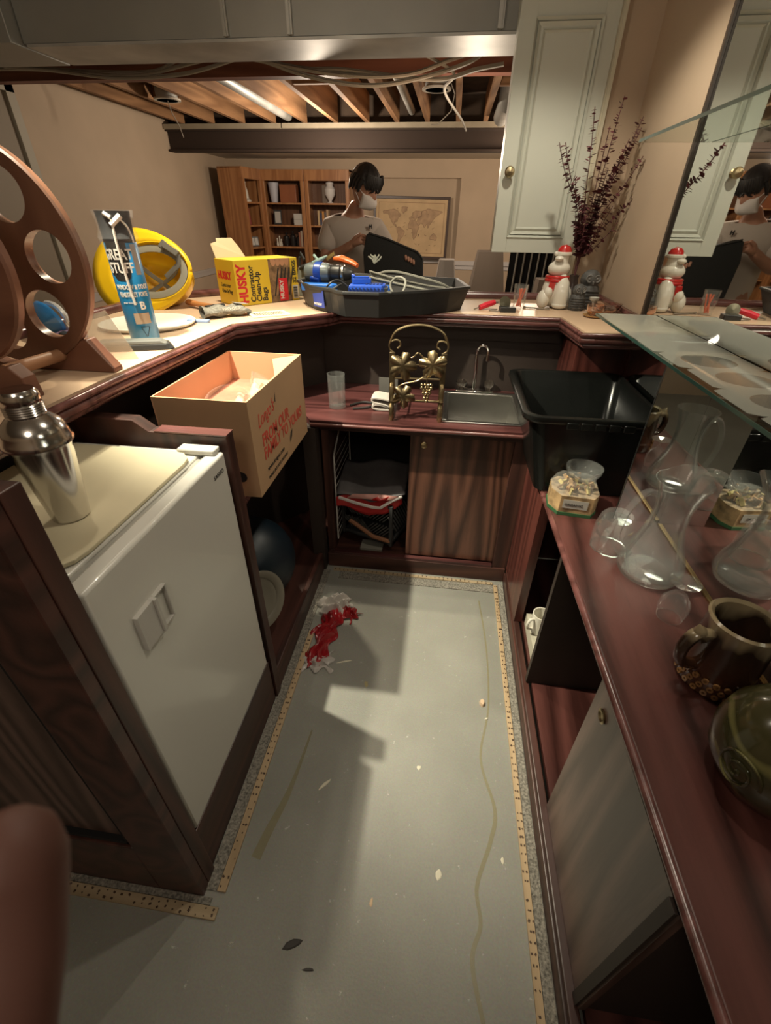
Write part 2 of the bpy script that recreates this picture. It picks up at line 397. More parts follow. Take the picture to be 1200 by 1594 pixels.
# steel beam, boards and joists over the room
t = thing('steel_beam', 'dark brown steel beam crossing the room in front of the bookcases', 'beam', (-1.2, 6.3, 2.19))
g = G(); g.box(-3.34, 2.6, 6.22, 6.36, 2.185, 2.205); g.box(-3.34, 2.6, 6.27, 6.29, 2.2, 2.37); g.box(-3.34, 2.6, 6.22, 6.36, 2.365, 2.38)
g.build('web', m_ibeam, t, world=True)
g = G(); g.box(-3.34, -1.98, 6.19, 6.36, 2.381, 2.425); g.box(-1.965, 2.6, 6.19, 6.36, 2.381, 2.425)
g.build('sill_board', m_flange, t, world=True)
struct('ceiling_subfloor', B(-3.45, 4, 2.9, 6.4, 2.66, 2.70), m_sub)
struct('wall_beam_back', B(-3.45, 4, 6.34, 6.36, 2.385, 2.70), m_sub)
jl = ['first exposed pine ceiling joist from the left wall', 'second exposed pine ceiling joist from the left wall', 'third exposed pine joist, left of the hanging lamp can',
      'pine joist just right of the left round lamp can', 'pine joist beside the grey pipe, above the bookcases', 'pine joist left of the middle of the cable loops',
      'pine joist above the wooden bookcases, right of the grey pipe', 'pine joist behind the lowest sag of the cables', 'pine joist left of the man\'s head, above the cables',
      'pine joist directly above the man in the cream shirt', 'pine joist just left of the right lamp can', 'pine joist touching the short cross blocking on its left',
      'rightmost pine joist, beside the white cabinet door']
jx = [-3.1, -2.75, -2.4, -2.05, -1.70, -1.36, -1.02, -.70, -.38, -.06, .22, .50, .86]
j0 = B(-.022, .022, 3.3, 6.2, 2.425, 2.655).build('ceiling_joist', m_joist, smooth=0)
for i, x in enumerate(jx):
    o = j0 if i == 0 else j0.copy()
    if i: COL.objects.link(o)
    o.location = (x, 0, 0); tag(o, jl[i], 'joist', 'exposed pine ceiling joists')
for x, y, lb in ((-2.575, 5.0, 'short pine cross block between the second and third joists'), (-1.19, 4.6, 'short pine cross block near the middle joists'), (.36, 4.75, 'short pine cross block beside the silver duct pipe at the right')):
    tag(B(-.145 if x < 0 else -.115, .145 if x < 0 else .115, -.022, .022, 0, .16).build('joist_blocking', m_joistx, smooth=0), lb, 'blocking', 'cross blocks between joists').location = (x, y, 2.44)
tag(B(-3.34, .62, 3.86, 3.95, 2.345, 2.43).build('ceiling_crossbeam', m_railb), 'red-brown painted beam running below the joists behind the cables', 'beam')
g = G().at(-1.86, 0, 2.47); g.tube([(0, 3.4, 0), (0, 6.1, 0)], .045, 14)
tag(g.build('vent_pipe', m_ductd), 'grey metal pipe between the joists above the bookcases', 'pipe')
g = G(); g.tube([(-.54, 3.6, 2.5), (-.54, 6.1, 2.5)], .035, 12)
tag(g.build('vent_pipe', m_ductd), 'slim grey pipe between joists above the seated cable sag', 'pipe')
bpy.data.objects['vent_pipe.001']['label'] = 'slim grey metal pipe between the joists just left of the man'
g = G(); g.tube([(.36, 5.3, 2.62), (.36, 5.3, 2.5), (.36, 5.35, 2.44), (.36, 5.9, 2.42)], .075, 16)
tag(g.build('elbow_duct', m_ductd), 'short silver elbow duct above the cross block beside the cabinet', 'duct')
def can(loc, lb, wl):
    t = thing('recessed_lamp', lb, 'light', loc, group='recessed lamp cans in the open ceiling')
    g = G(); g.lathe([(.085, 0), (.11, 0), (.11, .012), (.085, .012), (.085, 0)], 28); g.lathe([(.001, .008), (.084, .008)], 28); g.build('trim_ring', mat('can_white', (.55, .50, .42), .5), t)
    g = G(); g.lathe([(.088, .012), (.088, .17), (.0, .18)], 24); g.build('housing', m_ductd, t)
    g = G(); g.tube(wl, .004, 6); g.build('wire', m_cable, t)
can((-2.54, 4.87, 2.40), 'round lamp can with a thin wire hanging down, above the left wall', [(0, 0, 0), (.02, 0, -.08), (.04, .05, -.16), (.06, .05, -.24)])
can((-.226, 4.63, 2.40), 'round lamp can with a looped wire, right of the man', [(.1, 0, .05), (.14, 0, -.02), (.12, 0, -.12), (.02, 0, -.2), (-.03, 0, -.2)])
# ventilation duct
t = thing('ventilation_duct', 'long grey sheet metal duct hanging across the top of the view', 'duct', (-1, 3.1, 2.31))
g = G(); g.box(-2.28, 1.6, 2.98, 3.30, 2.312, 2.62); g.build('duct_body', m_duct, t, world=True, bevel=.004)
g = G(); g.box(-2.26, 1.6, 2.975, 3.31, 2.300, 2.312); g.build('bottom_panel', m_ductd, t, world=True)
g = G(); g.box(-3.3, -2.285, 2.90, 3.32, 2.30, 2.62); g.build('end_section', m_duct, t, world=True, bevel=.004)
for x in (-1.18, -.86, .13):
    g = G(); g.box(x - .013, x + .013, 2.962, 2.982, 2.318, 2.62); g.box(x - .004, x + .004, 2.956, 2.984, 2.316, 2.62); g.build('seam_strip', m_ductd, t, world=True)
# cables
def sag(pts, n=14):
    out = []
    for i in range(len(pts) - 1):
        p0 = Vector(pts[max(i - 1, 0)]); p1 = Vector(pts[i]); p2 = Vector(pts[i + 1]); p3 = Vector(pts[min(i + 2, len(pts) - 1)])
        for k in range(n):
            u = k / n; out.append(tuple(.5 * ((2 * p1) + (p2 - p0) * u + (2 * p0 - 5 * p1 + 4 * p2 - p3) * u * u + (3 * p1 - p0 - 3 * p2 + p3) * u ** 3)))
    out.append(tuple(pts[-1])); return out
cb = [([(-3.2, 3.5, 2.33), (-2.7, 3.6, 2.345), (-2.2, 3.6, 2.30), (-1.75, 3.6, 2.31), (-1.4, 3.6, 2.37), (-1.25, 3.62, 2.41)], 'grey cable of the left loop, lowest strand'),
      ([(-3.2, 3.55, 2.38), (-2.5, 3.62, 2.335), (-2.05, 3.62, 2.315), (-1.7, 3.62, 2.36), (-1.45, 3.62, 2.40)], 'grey cable of the left loop, upper strand'),
      ([(-2.9, 3.55, 2.35), (-2.35, 3.64, 2.335), (-2.0, 3.64, 2.33), (-1.85, 3.64, 2.36), (-1.7, 3.64, 2.42)], 'grey cable of the left loop rising steeply beside the duct'),
      ([(-1.5, 3.6, 2.40), (-1.3, 3.6, 2.38), (-.95, 3.6, 2.29), (-.6, 3.6, 2.245), (-.3, 3.6, 2.27), (.0, 3.62, 2.34), (.1, 3.62, 2.40)], 'grey cable sagging lowest across the middle'),
      ([(-1.5, 3.55, 2.41), (-1.1, 3.6, 2.34), (-.7, 3.6, 2.29), (-.35, 3.6, 2.29), (-.1, 3.6, 2.35), (.15, 3.62, 2.41)], 'grey cable just above the lowest middle strand'),
      ([(-1.45, 3.62, 2.40), (-1.0, 3.62, 2.33), (-.75, 3.62, 2.32), (-.2, 3.62, 2.27), (.05, 3.62, 2.31), (.2, 3.62, 2.33)], 'grey cable crossing the others near the right lamp can'),
      ([(-.25, 3.64, 2.38), (-.08, 3.64, 2.30), (-.14, 3.9, 2.27), (-.02, 4.4, 2.2), (.02, 4.6, 2.16)], 'thin loose cable end dangling beside the right lamp can')]
for pts, lb in cb:
    g = G(); g.tube(sag(pts, 8), .008, 6); g.tube([(p[0], p[1] + .02, p[2] + .012) for p in sag(pts, 8)], .006, 6) if 'thin' not in lb else None
    tag(g.build('electrical_cable', m_cable), lb, 'cable', 'cables slung below the duct')

# ================================================================== BAR
BZ = 1.23
front = [(-.86, .42), (-.86, 1.12), (-.83, 1.81), (-.52, 2.12), (-.49, 2.2), (.07, 2.21), (.49, 2.205), (.515, 1.90), (.757, 1.90)]
back = [(.757, 2.02), (.797, 2.03), (.797, 2.78), (.08, 2.72), (-1.02, 2.72), (-1.46, 2.3), (-1.46, .42)]
t = thing('bar_counter', 'raised bar counter with beige laminate top and rounded mahogany edge', 'bar', (-.9, 1.5, 0))
def offs(pts, d):
    out = []
    n = len(pts)
    for i, p in enumerate(pts):
        a = Vector(pts[i - 1]) if i else Vector(p); c = Vector(pts[i + 1]) if i < n - 1 else Vector(p); dr_ = (c - a).normalized()
        out.append((p[0] - dr_.y * d, p[1] + dr_.x * d))
    return out
g = G(); g.prism(offs(front, .03) + back, BZ - .04, BZ); g.build('bar_top', m_lam, t, world=True, smooth=0)
g = G(); P3 = [(p[0], p[1], BZ - .008) for p in offs(front, .010)]; g.tube(P3, .009, 10)
P3 = [(p[0], p[1], BZ - .030) for p in offs(front, .018)]; g.tube(P3, .013, 10)
P3 = [(p[0], p[1], BZ - .050) for p in offs(front, .034)]; g.tube(P3, .010, 8)
g.build('edge_molding', m_lip, t, world=True, smooth=60)
g = G(); P3 = [(p[0], p[1] - .012, BZ + .014) for p in back[1:5]]; g.tube(P3, .02, 8); P3 = [(p[0], p[1], BZ + .014) for p in back[4:]]; g.tube(P3, .02, 8)
g.build('back_rail', m_lip, t, world=True, smooth=60)
# walls under the bar
g = G(); g.box(-1.12, -1.04, .42, 1.9, 0, BZ - .05); g.prism([(-1.04, 1.86), (-.62, 2.33), (-.7, 2.4), (-1.12, 1.9)], 0, BZ - .05); g.box(-.66, .80, 2.34, 2.42, 0, BZ - .05)
g.build('knee_wall', m_panel, t, world=True, smooth=0)
g = G(); g.box(.555, .797, 2.065, 2.34, .0, BZ - .05); g.build('end_pilaster', m_red, t, world=True, smooth=0, bevel=.003)
g = G(); g.box(.768, .797, 2.035, 2.064, .0, BZ - .05); g.build('corner_trim', m_lip, t, world=True, smooth=0)
g = G(); g.box(-.66, .54, 2.318, 2.34, 1.10, BZ - .05); g.build('rail', m_panel, t, world=True, smooth=0)

# left cabinet run
t = thing('fridge_cabinet', 'dark oak cabinet surround framing the small white fridge', 'cabinet', (-.8, .7, 0))
g = G(); g.box(-.675, -.545, .385, .415, .0, 1.30); g.box(-1.44, -.675, .385, .415, 0, .27); g.box(-1.44, -.675, .385, .415, 1.14, 1.30); g.box(-1.44, -1.32, .385, .415, .27, 1.14)
g.build('panel_frame', m_darkY, t, world=True, smooth=0, bevel=.003)
g = G(); g.box(-1.36, -.66, .405, .415, .25, 1.16); g.build('recessed_panel', m_doorg, t, world=True, smooth=0)
g = G(); g.box(-.69, -.655, .392, .407, .26, 1.15); g.box(-1.35, -.66, .392, .407, .255, .285); g.build('panel_groove', m_black, t, world=True, smooth=0)
g = G(); g.box(-.59, -.5445, .4155, .452, .0, 1.30); g.build('corner_stile', m_dark, t, world=True, smooth=0, bevel=.002)
g = G(); g.box(-.575, -.552, .452, 1.01, .0, .225); g.build('kick_board', m_darkY, t, world=True, smooth=0, bevel=.004)
g = G(); g.box(-1.03, -.60, .452, 1.005, .20, .228); g.build('fridge_platform', m_darkX, t, world=True, smooth=0)
g = G(); g.prism([(-1.035, .0), (-.545, .0), (-.545, 1.115), (-.76, 1.115), (-.80, 1.145), (-.85, 1.145), (-1.035, 1.145)], 0, .04)
g.v = [Vector((p[0], 1.015 + p[2], p[1])) for p in g.v]
g.build('divider_panel', m_dark, t, world=True, smooth=0, bevel=.002)
g = G(); g.box(-.745, -.545, 1.014, 1.056, 1.1155, 1.119); g.build('divider_edge', m_lip, t, world=True, smooth=0)
# open niche between divider and sink cabinet
t = thing('corner_shelf_unit', 'dark open corner shelf between the fridge cabinet and sink cabinet', 'shelf', (-.8, 1.4, 0))
g = G(); g.box(-1.035, -.60, 1.058, 1.72, .812, .838); g.build('upper_shelf', m_lip, t, world=True, smooth=0)
g = G(); g.prism([(-1.035, 1.058), (-.565, 1.058), (-.565, 1.865), (-.54, 2.3), (-.65, 2.29), (-1.035, 1.86)], .085, .105); g.build('bottom_shelf', m_darkY, t, world=True, smooth=0)
g = G(); g.box(-.575, -.55, 1.058, 1.79, 0, .115); g.build('kick_board', m_darkY, t, world=True, smooth=0, bevel=.003)
g = G(); g.box(-.60, -.54, 1.79, 1.85, 0, .815); g.build('stile', m_panel, t, world=True, smooth=0)

# sink cabinet
t = thing('sink_cabinet', 'dark oak sink cabinet with one sliding veneer door and open left bay', 'cabinet', (-.1, 2.0, 0))
g = G(); g.box(-.535, .40, 1.83, 1.865, .0, .085); g.build('plinth', m_darkX, t, world=True, smooth=0, bevel=.002)
g = G(); g.box(-.50, .33, 1.835, 1.86, .083, .098); g.build('door_track', m_redX, t, world=True, smooth=0)
g = G(); g.box(-.535, .40, 1.84, 1.865, .79, .818); g.build('top_rail', m_darkX, t, world=True, smooth=0)
g = G(); g.box(.335, .445, 1.84, 1.865, .085, .79); g.build('stile', m_dark, t, world=True, smooth=0)
g = G(); g.box(-.535, -.50, 1.866, 2.3, .085, .79); g.build('side_panel', m_dark, t, world=True, smooth=0)
g = G(); g.box(.38, .40, 1.866, 2.33, 0, .79); g.build('side_panel', m_dark, t, world=True, smooth=0)
g = G(); g.box(-.535, .38, 1.866, 2.33, .06, .08); g.build('bottom_board', m_darkX, t, world=True, smooth=0)
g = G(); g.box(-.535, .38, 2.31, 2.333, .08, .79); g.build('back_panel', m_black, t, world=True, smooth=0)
g = G(); g.box(-.122, .338, 1.868, 1.884, .10, .79); dd = g.build('door', m_door, t, world=True, smooth=0)
g = G().at(-.06, 1.867, .735, rot=(PI / 2, 0, 0)); g.lathe([(.0, .0), (.014, 0), (.016, .003), (.013, .005), (.009, .003), (0, .003)], 20)
g2 = g.build('finger_pull', m_brass, dd); g2.location = (-t.location[0], -t.location[1], 0)
# worktop around the basin
t = thing('sink_worktop', 'red-stained wooden worktop with a cut-out for the bar sink', 'worktop', (-.1, 2.0, .82))
g = G(); g.prism([(-.56, 1.795), (.025, 1.80), (.025, 2.335), (-.615, 2.335), (-.80, 2.12), (-.60, 1.86)], .82, .85); g.box(.025, .395, 1.80, 1.875, .82, .85); g.box(.025, .395, 2.265, 2.335, .82, .85); g.box(.355, .395, 1.875, 2.265, .82, .85)
g.build('worktop_slab', m_redX, t, world=True, smooth=0)
g = G(); g.tube([(-.56, 1.797, .832), (.395, 1.802, .832)], .009, 8); g.build('front_edge', m_lip, t, world=True, smooth=60)
# sink
t = thing('bar_sink', 'small stainless steel bar sink set into the red worktop', 'sink', (.19, 2.07, .70))
g = G(); g.box(.012, .368, 1.862, 1.882, .850, .858); g.box(.012, .368, 2.250, 2.278, .850, .858); g.box(.012, .032, 1.882, 2.25, .850, .858); g.box(.348, .368, 1.882, 2.25, .850, .858)
g.build('rim', m_bsteel, t, world=True, bevel=.003)
g = G(); g.box(.03, .036, 1.88, 2.26, .70, .852); g.box(.345, .351, 1.88, 2.26, .70, .852); g.box(.03, .351, 1.88, 1.886, .70, .852); g.box(.03, .351, 2.253, 2.26, .70, .852); g.box(.03, .351, 1.88, 2.26, .694, .70)
g.build('basin', m_bsteel, t, world=True, bevel=.002)
g = G().at(.19, 2.07, .701); g.lathe([(.022, 0), (.022, .004), (.0, .001)], 20); g.build('drain', m_chrome, t, world=True)
t = thing('bar_faucet', 'slim chrome gooseneck faucet with two clear knobs behind the sink', 'faucet', (.16, 2.30, .851))
g = G(); g.box(-.09, .10, -.022, .022, 0, .012); g.build('base_plate', m_chrome, t, bevel=.004)
g = G(); g.tube([(0, 0, .01), (0, 0, .1), (-.004, 0, .18)] + [(.022 - .024 * math.cos(a), -.0 - .03 * (a / PI), .205 + .028 * math.sin(a)) for a in [PI * i / 10 for i in range(11)]] + [(.046, -.03, .165)], [.012, .009, .008] + [.007] * 11 + [.008], 12)
g.build('spout', m_chrome, t)
for s_ in (-1, 1):
    g = G().at(.005 + s_ * .068, 0, .01); g.lathe([(.012, 0), (.012, .012), (.024, .022), (.028, .036), (.022, .05), (.0, .054)], 10); g.build('knob', glass('knob_glass', (.8, .78, .7), .08), t)

# right cabinet run
CZ = .745; CX = .425
t = thing('glassware_cabinet', 'low dark oak cabinet along the right wall with open bays and sliding door', 'cabinet', (.6, .8, 0))
g = G(); g.box(.398, .42, -.6, 1.83, 0, .065); g.box(.404, .43, -.6, 1.83, .065, .085); g.build('baseboard', m_darkY, t, world=True, smooth=0, bevel=.003)
g = G(); g.box(.44, .755, -.6, 1.94, .07, .09); g.build('bottom_board', m_redY, t, world=True, smooth=0)
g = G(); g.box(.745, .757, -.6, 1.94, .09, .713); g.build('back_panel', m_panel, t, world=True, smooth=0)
g = G(); g.box(.4055, .44, 1.475, 1.838, .086, .713); g.build('face_stile', m_red, t, world=True, smooth=0)
for y in (1.165, .30): g = G(); g.box(.418, .745, y - .011, y + .011, .09, .713); g.build('divider', m_panel, t, world=True, smooth=0)
g = G(); g.box(.425, .44, .285, .715, .088, .713); dd = g.build('door', m_doorg, t, world=True, smooth=0)
g = G().at(.4248, .655, .655, rot=(0, -PI / 2, 0)); g.lathe([(0, 0), (.016, 0), (.018, .004), (.014, .006), (.009, .002), (0, .002)], 20); o = g.build('finger_pull', m_brass, dd); o.location = -t.location
t = thing('glassware_worktop', 'long red-brown wooden worktop in front of the wall mirror', 'worktop', (.6, .8, .715))
g = G(); g.prism([(.404, 1.94), (.43, .5), (.435, -.6), (.757, -.6), (.757, 1.94)], CZ - .03, CZ); g.build('worktop_slab', m_redY, t, world=True, smooth=0, bevel=.003)
g = G(); g.tube([(.402, 1.93, CZ - .012), (.428, .5, CZ - .012), (.433, -.6, CZ - .012)], .011, 8); g.build('front_edge', m_lip, t, world=True, smooth=60)
# mirrors
t = thing('wall_mirror', 'tall wall mirror behind the glass shelves on the right wall', 'mirror', (.78, .8, CZ))
g = G(); g.box(.760, .764, -1.4, 2.012, CZ + .002, 2.6); g.build('mirror_glass', m_mirror, t, world=True, smooth=0)
g = G(); g.box(.7515, .7595, 2.002, 2.019, CZ + .51, 2.6); g.build('edge_channel', m_mirred, t, world=True, smooth=0)
g = G(); g.box(.7645, .799, -1.4, 2.019, CZ, 2.6); g.build('mirror_backing', m_mirred, t, world=True, smooth=0)
g = G(); g.box(.7535, .7595, -1.4, 1.34, CZ + .0005, CZ + .006); g.build('bottom_trim', m_gold, t, world=True, smooth=0)
t = thing('mirror_divider', 'narrow mirrored divider standing under the end of the lower glass shelf', 'mirror', (.69, 1.36, CZ))
g = G(); g.box(.615, .7597, 1.350, 1.353, CZ + .001, 1.296); g.build('mirror_face', m_mirror, t, world=True, smooth=0)
g = G(); g.box(.6155, .7597, 1.3535, 1.361, CZ + .001, 1.296); g.build('divider_back', m_bsteel, t, world=True, smooth=0)
# glass shelves
t = thing('glass_shelf', 'lower glass shelf with dusty top and clean circles where glasses stood', 'shelf', (.66, 1, 1.297))
g = G(); g.box(.55, .757, -.9, 1.90, 1.297, 1.305); g.build('glass_panel', m_glassg, t, world=True, smooth=0)
g = G(); g.box(.5485, .5498, -.9, 1.90, 1.297, 1.305); g.build('polished_edge', m_edge, t, world=True, smooth=0)
m_dust = film('shelf_dust', (.36, .36, .31), .50, .8); m_dust2 = film('thin_dust', (.30, .30, .26), .30, .6)
g = G(); rr = .047
def cell(cx, cy, hx, hy, r):
    n = 32; v = []; 
    for k in range(n):
        a = 2 * PI * k / n; c_, s_ = math.cos(a), math.sin(a); q = 1 / max(abs(c_) / hx, abs(s_) / hy)
        v += [(cx + r * c_, cy + r * s_, 1.3056), (cx + q * c_, cy + q * s_, 1.3056)]
    g.add(v, [(2 * k, 2 * k + 1, (2 * k + 3) % (2 * n), (2 * k + 2) % (2 * n)) for k in range(n)])
ys = [1.24 - .155 * k for k in range(14)]
for k, y in enumerate(ys): cell(.660 + (.006 if k % 2 else -.004), y, .0975 + 0, .0775, .062 - .004 * (k % 3))
g.add([(.552, 1.3175, 1.3056), (.757, 1.3175, 1.3056), (.757, 1.89, 1.3056), (.552, 1.89, 1.3056)], [(0, 1, 2, 3)])
g.build('dust_layer', m_dust, t, world=True, smooth=0, fix=False)
g = G()
for k, y in enumerate(ys): g.at(.660 + (.006 if k % 2 else -.004), y, 1.3056); g.lathe([(0, 0), (.061 - .004 * (k % 3), 0)], 32)
o = g.build('clean_circles', m_dust2, t, world=True, smooth=0, fix=False)
t = thing('glass_shelf', 'upper glass shelf crossing the mirror above eye level', 'shelf', (.66, 1, 1.80))
g = G(); g.box(.55, .757, -.9, 1.90, 1.80, 1.808); g.build('glass_panel', m_glassg, t, world=True, smooth=0)
g = G(); g.box(.5485, .5498, -.9, 1.90, 1.80, 1.808); g.build('polished_edge', m_edge, t, world=True, smooth=0)

# upper cabinet
t = thing('hanging_cabinet', 'white upper cabinet with a molded panel door hanging above the bar', 'cabinet', (.42, 2.84, 1.445))
g = G(); g.box(.203, .628, 2.858, 2.97, 1.447, 2.66); g.build('cabinet_box', m_cab, t, world=True, smooth=0, bevel=.002)
g = G(); g.box(.203, .275, 2.835, 2.857, 1.443, 2.6); g.box(.555, .618, 2.835, 2.857, 1.443, 2.6); g.box(.275, .555, 2.835, 2.857, 1.443, 1.515); g.box(.275, .555, 2.835, 2.857, 2.315, 2.6); g.box(.274, .556, 2.845, 2.857, 1.51, 2.32)
dd = g.build('door', m_cab, t, world=True, smooth=0, bevel=.001)
def ring(g, x0, x1, z0, z1, y, wd, dp):
    g.add([(x0, y, z0), (x1, y, z0), (x1, y, z1), (x0, y, z1), (x0 + wd, y + dp, z0 + wd), (x1 - wd, y + dp, z0 + wd), (x1 - wd, y + dp, z1 - wd), (x0 + wd, y + dp, z1 - wd)],
          [(0, 1, 5, 4), (1, 2, 6, 5), (2, 3, 7, 6), (3, 0, 4, 7)])
g = G(); ring(g, .272, .558, 1.512, 2.318, 2.828, .010, .012); ring(g, .272, .558, 1.512, 2.318, 2.828, .0015, .008); ring(g, .286, .544, 1.526, 2.304, 2.834, .012, .011); ring(g, .302, .528, 1.542, 2.288, 2.8445, .008, -.006); ring(g, .311, .519, 1.551, 2.279, 2.8385, .008, .006)
o = g.build('molding', m_cab, dd, smooth=0, fix=False, solid=.0015); o.location = -t.location
g = G(); g.box(.6195, .644, 2.842, 2.858, 1.23 + .002, 2.62); g.box(.629, .644, 2.835, 2.842, 1.235, 2.62); g.build('side_trim', mat('cream_trim', (.62, .58, .44), .5), t, world=True, smooth=0)
g = G().at(.241, 2.834, 1.785, rot=(PI / 2, 0, 0)); g.lathe([(.016, 0), (.019, .002), (.010, .006), (.008, .02), (.018, .028), (.024, .040), (.018, .052), (.0, .056)], 24); o = g.build('knob', m_brass, dd); o.location = -t.location

# floor edge strips
def tack(pts, lb, mw, along):
    t = thing('tack_strip', lb, 'tack strip', (pts[0], pts[2], 0), group='tack strips around the floor')
    x0, x1, y0, y1 = pts
    B(x0, x1, y0, y1, 0, .007).build('wood_strip', mw, t, world=True, smooth=0, bevel=.001)
    g = G(); n = int(max(x1 - x0, y1 - y0) / .022)
    for i in range(n):
        u = (i + .5) / n
        for q in (.28, .72):
            cx = x0 + (x1 - x0) * (u if along == 'X' else q + random.uniform(-.12, .12)); cy = y0 + (y1 - y0) * (u if along == 'Y' else q + random.uniform(-.12, .12))
            s_ = random.uniform(.0012, .0026)
            if random.random() < .75: g.at(cx, cy, .0065, rot=(0, 0, random.random() * 3)); g.box(-s_, s_, -s_ * 1.3, s_ * 1.3, 0, .0025)
    o = g.build('nails', m_nail, t, smooth=0); o['kind'] = 'stuff'; o.location = -t.location
tack((.347, .367, -.4, 1.79), 'tack strip on the floor along the right cabinet', m_tack, 'Y')
tack((-.513, -.488, .40, 1.36), 'tack strip on the floor along the fridge cabinet', m_tack, 'Y')
tack((-.50, .345, 1.792, 1.812), 'tack strip on the floor below the sink cabinet door', m_tackx, 'X')
tack((-1.3, -.492, .338, .366), 'tack strip on the floor in front of the dark end panel', m_tackx, 'X')
def und(x0, x1, y0, y1, lb):
    tag(B(x0, x1, y0, y1, 0, .004).build('adhesive_strip', m_und, smooth=0), lb, 'glue residue', 'grey glue residue strips beside the cabinets')
und(.369, .396, -.4, 1.8, 'grey glue residue between tack strip and right baseboard')
und(-.549, -.515, .40, 1.79, 'grey glue residue between tack strip and fridge cabinet')
und(-.46, .345, 1.735, 1.790, 'grey carpet pad remnant in front of the sink cabinet plinth')
und(-1.3, -.52, .3675, .384, 'grey glue residue at the foot of the dark end panel')
m_glue = film('yellow_glue', (.30, .26, .12), .45, .3)
def ribbon(pts, ws, name, lb, cat, m, z=.0008):
    P = [Vector((p[0], p[1], 0)) for p in sag([(a, b_, 0) for a, b_ in pts], 8)]; n = len(P); v = []
    for i, p in enumerate(P):
        d = (P[min(i + 1, n - 1)] - P[max(i - 1, 0)]).normalized(); q = i / (n - 1) * (len(ws) - 1); k = min(int(q), len(ws) - 2); wd = ws[k] + (ws[k + 1] - ws[k]) * (q - k)
        v += [(p.x - d.y * wd / 2, p.y + d.x * wd / 2, z), (p.x + d.y * wd / 2, p.y - d.x * wd / 2, z)]
    g = G(); g.add(v, [(2 * i, 2 * i + 1, 2 * i + 3, 2 * i + 2) for i in range(n - 1)])
    return tag(g.build(name, m, smooth=0, fix=False), lb, cat)

ribbon([(.269, 1.672), (.29, 1.373), (.282, 1.088), (.243, .882), (.281, .721), (.262, .628), (.216, .51), (.223, .427), (.198, .348), (.23, .2), (.24, .0)], [.007, .006, .007, .009, .013, .012, .010, .012, .011, .012], 'glue_trail', 'long wavy yellowish glue trail down the right side of the floor', 'glue stain', m_glue)
ribbon([(-.375, .90), (-.385, .76), (-.398, .66), (-.42, .57), (-.435, .49)], [.006, .012, .02, .026, .03], 'glue_trail', 'short yellow-brown glue streak on the floor beside the fridge cabinet', 'glue stain', m_glue)
m_paperw = mat('paper_scrap', (.62, .58, .46), .8); m_lint = mat('dark_lint', (.06, .055, .05), .9); m_crumb = mat('drywall_crumb', (.55, .40, .27), .9)
def chip(x, y, rx, ry, h, rot, m, lb):
    g = G(); n = 9; v = [(rx * math.cos(2 * PI * k / n) * random.uniform(.65, 1.1), ry * math.sin(2 * PI * k / n) * random.uniform(.65, 1.1), 0) for k in range(n)]
    g.prism([(a[0], a[1]) for a in v], 0, h, top=[(a[0] * .7, a[1] * .7) for a in v])
    o = tag(g.build('floor_debris', m, smooth=0), lb, 'debris', 'scraps lying on the concrete floor'); o.location = (x, y, .0005); o.rotation_euler.z = rot
chip(.258, 1.099, .014, .02, .012, 0, m_crumb, 'pinkish drywall crumb on the wavy glue trail near the right cabinet')
chip(.272, 1.035, .008, .004, .004, .4, m_paperw, 'tiny white crumb just below the pinkish drywall crumb')
chip(-.283, .719, .026, .006, .002, .9, m_paperw, 'narrow pale paper sliver in the shadow near the fridge')
chip(-.208, 1.122, .009, .016, .001, .2, mat('ochre_blob', (.36, .30, .15), .8), 'flat ochre glue blob on the upper middle of the floor')
chip(-.27, .322, .03, .010, .004, .4, m_lint, 'dark lint tuft at the lower left of the floor')
chip(-.215, .281, .018, .004, .003, .1, m_lint, 'small dark lint strand just right of the dark tuft')
chip(.107, .523, .010, .016, .001, .1, m_paperw, 'white paint drop in the middle of the aisle floor')
chip(.294, .583, .006, .009, .001, 0, m_paperw, 'small white paint drop beside the right end of the glue trail')
chip(.029, .819, .008, .009, .001, 0, m_paperw, 'small white paint drop at the centre of the aisle')
chip(-.322, 1.217, .04, .005, .001, .35, m_paperw, 'long thin pale sliver below the crumpled red bag')
chip(-.078, .434, .006, .012, .001, 0, m_crumb, 'tan smudge low in the middle of the floor')

# ================================================================== FRIDGE AND WHAT STANDS ON IT
t = thing('mini_fridge', 'small white fridge with recessed square handle in the dark cabinet', 'fridge', (-.8, .73, .229))
g = G(); g.box(-1.02, -.605, .462, .995, .229, 1.082); g.build('body', m_fridge, t, world=True, bevel=.006)
g = G(); g.box(-.605, -.590, .468, .990, .24, 1.075); g.build('gasket', m_frgrey, t, world=True, smooth=0)
g = G(); g.box(-.590, -.548, .457, .995, .236, 1.084); dd = g.build('door', m_fridge, t, world=True, bevel=.008)
g = G(); ha = .5305; hb = .632; z0, z1 = .865, .955
g.box(-.549, -.539, ha + .061, hb - .004, z0, z0 + .004); g.box(-.549, -.539, ha + .061, hb - .004, z1 - .004, z1); g.box(-.549, -.539, hb - .0039, hb, z0, z1); g.box(-.549, -.538, ha, ha + .0518, z0, z1); g.box(-.549, -.533, ha + .052, ha + .0605, z0, z1)
h_ = g.build('handle', mat('fridge_handle_plastic', (.50, .48, .44), .4), dd, smooth=0, bevel=.001); h_.location = -t.location
g = G(); g.box(-.66, -.56, .962, .999, 1.083, 1.098); g.build('hinge_cover', m_fridge, t, world=True, bevel=.004)
tx = text('SANYO', .016, (-.547, .918, 1.038), (0, 1, 0), (0, 0, 1), m_greyp, 'nameplate', t)
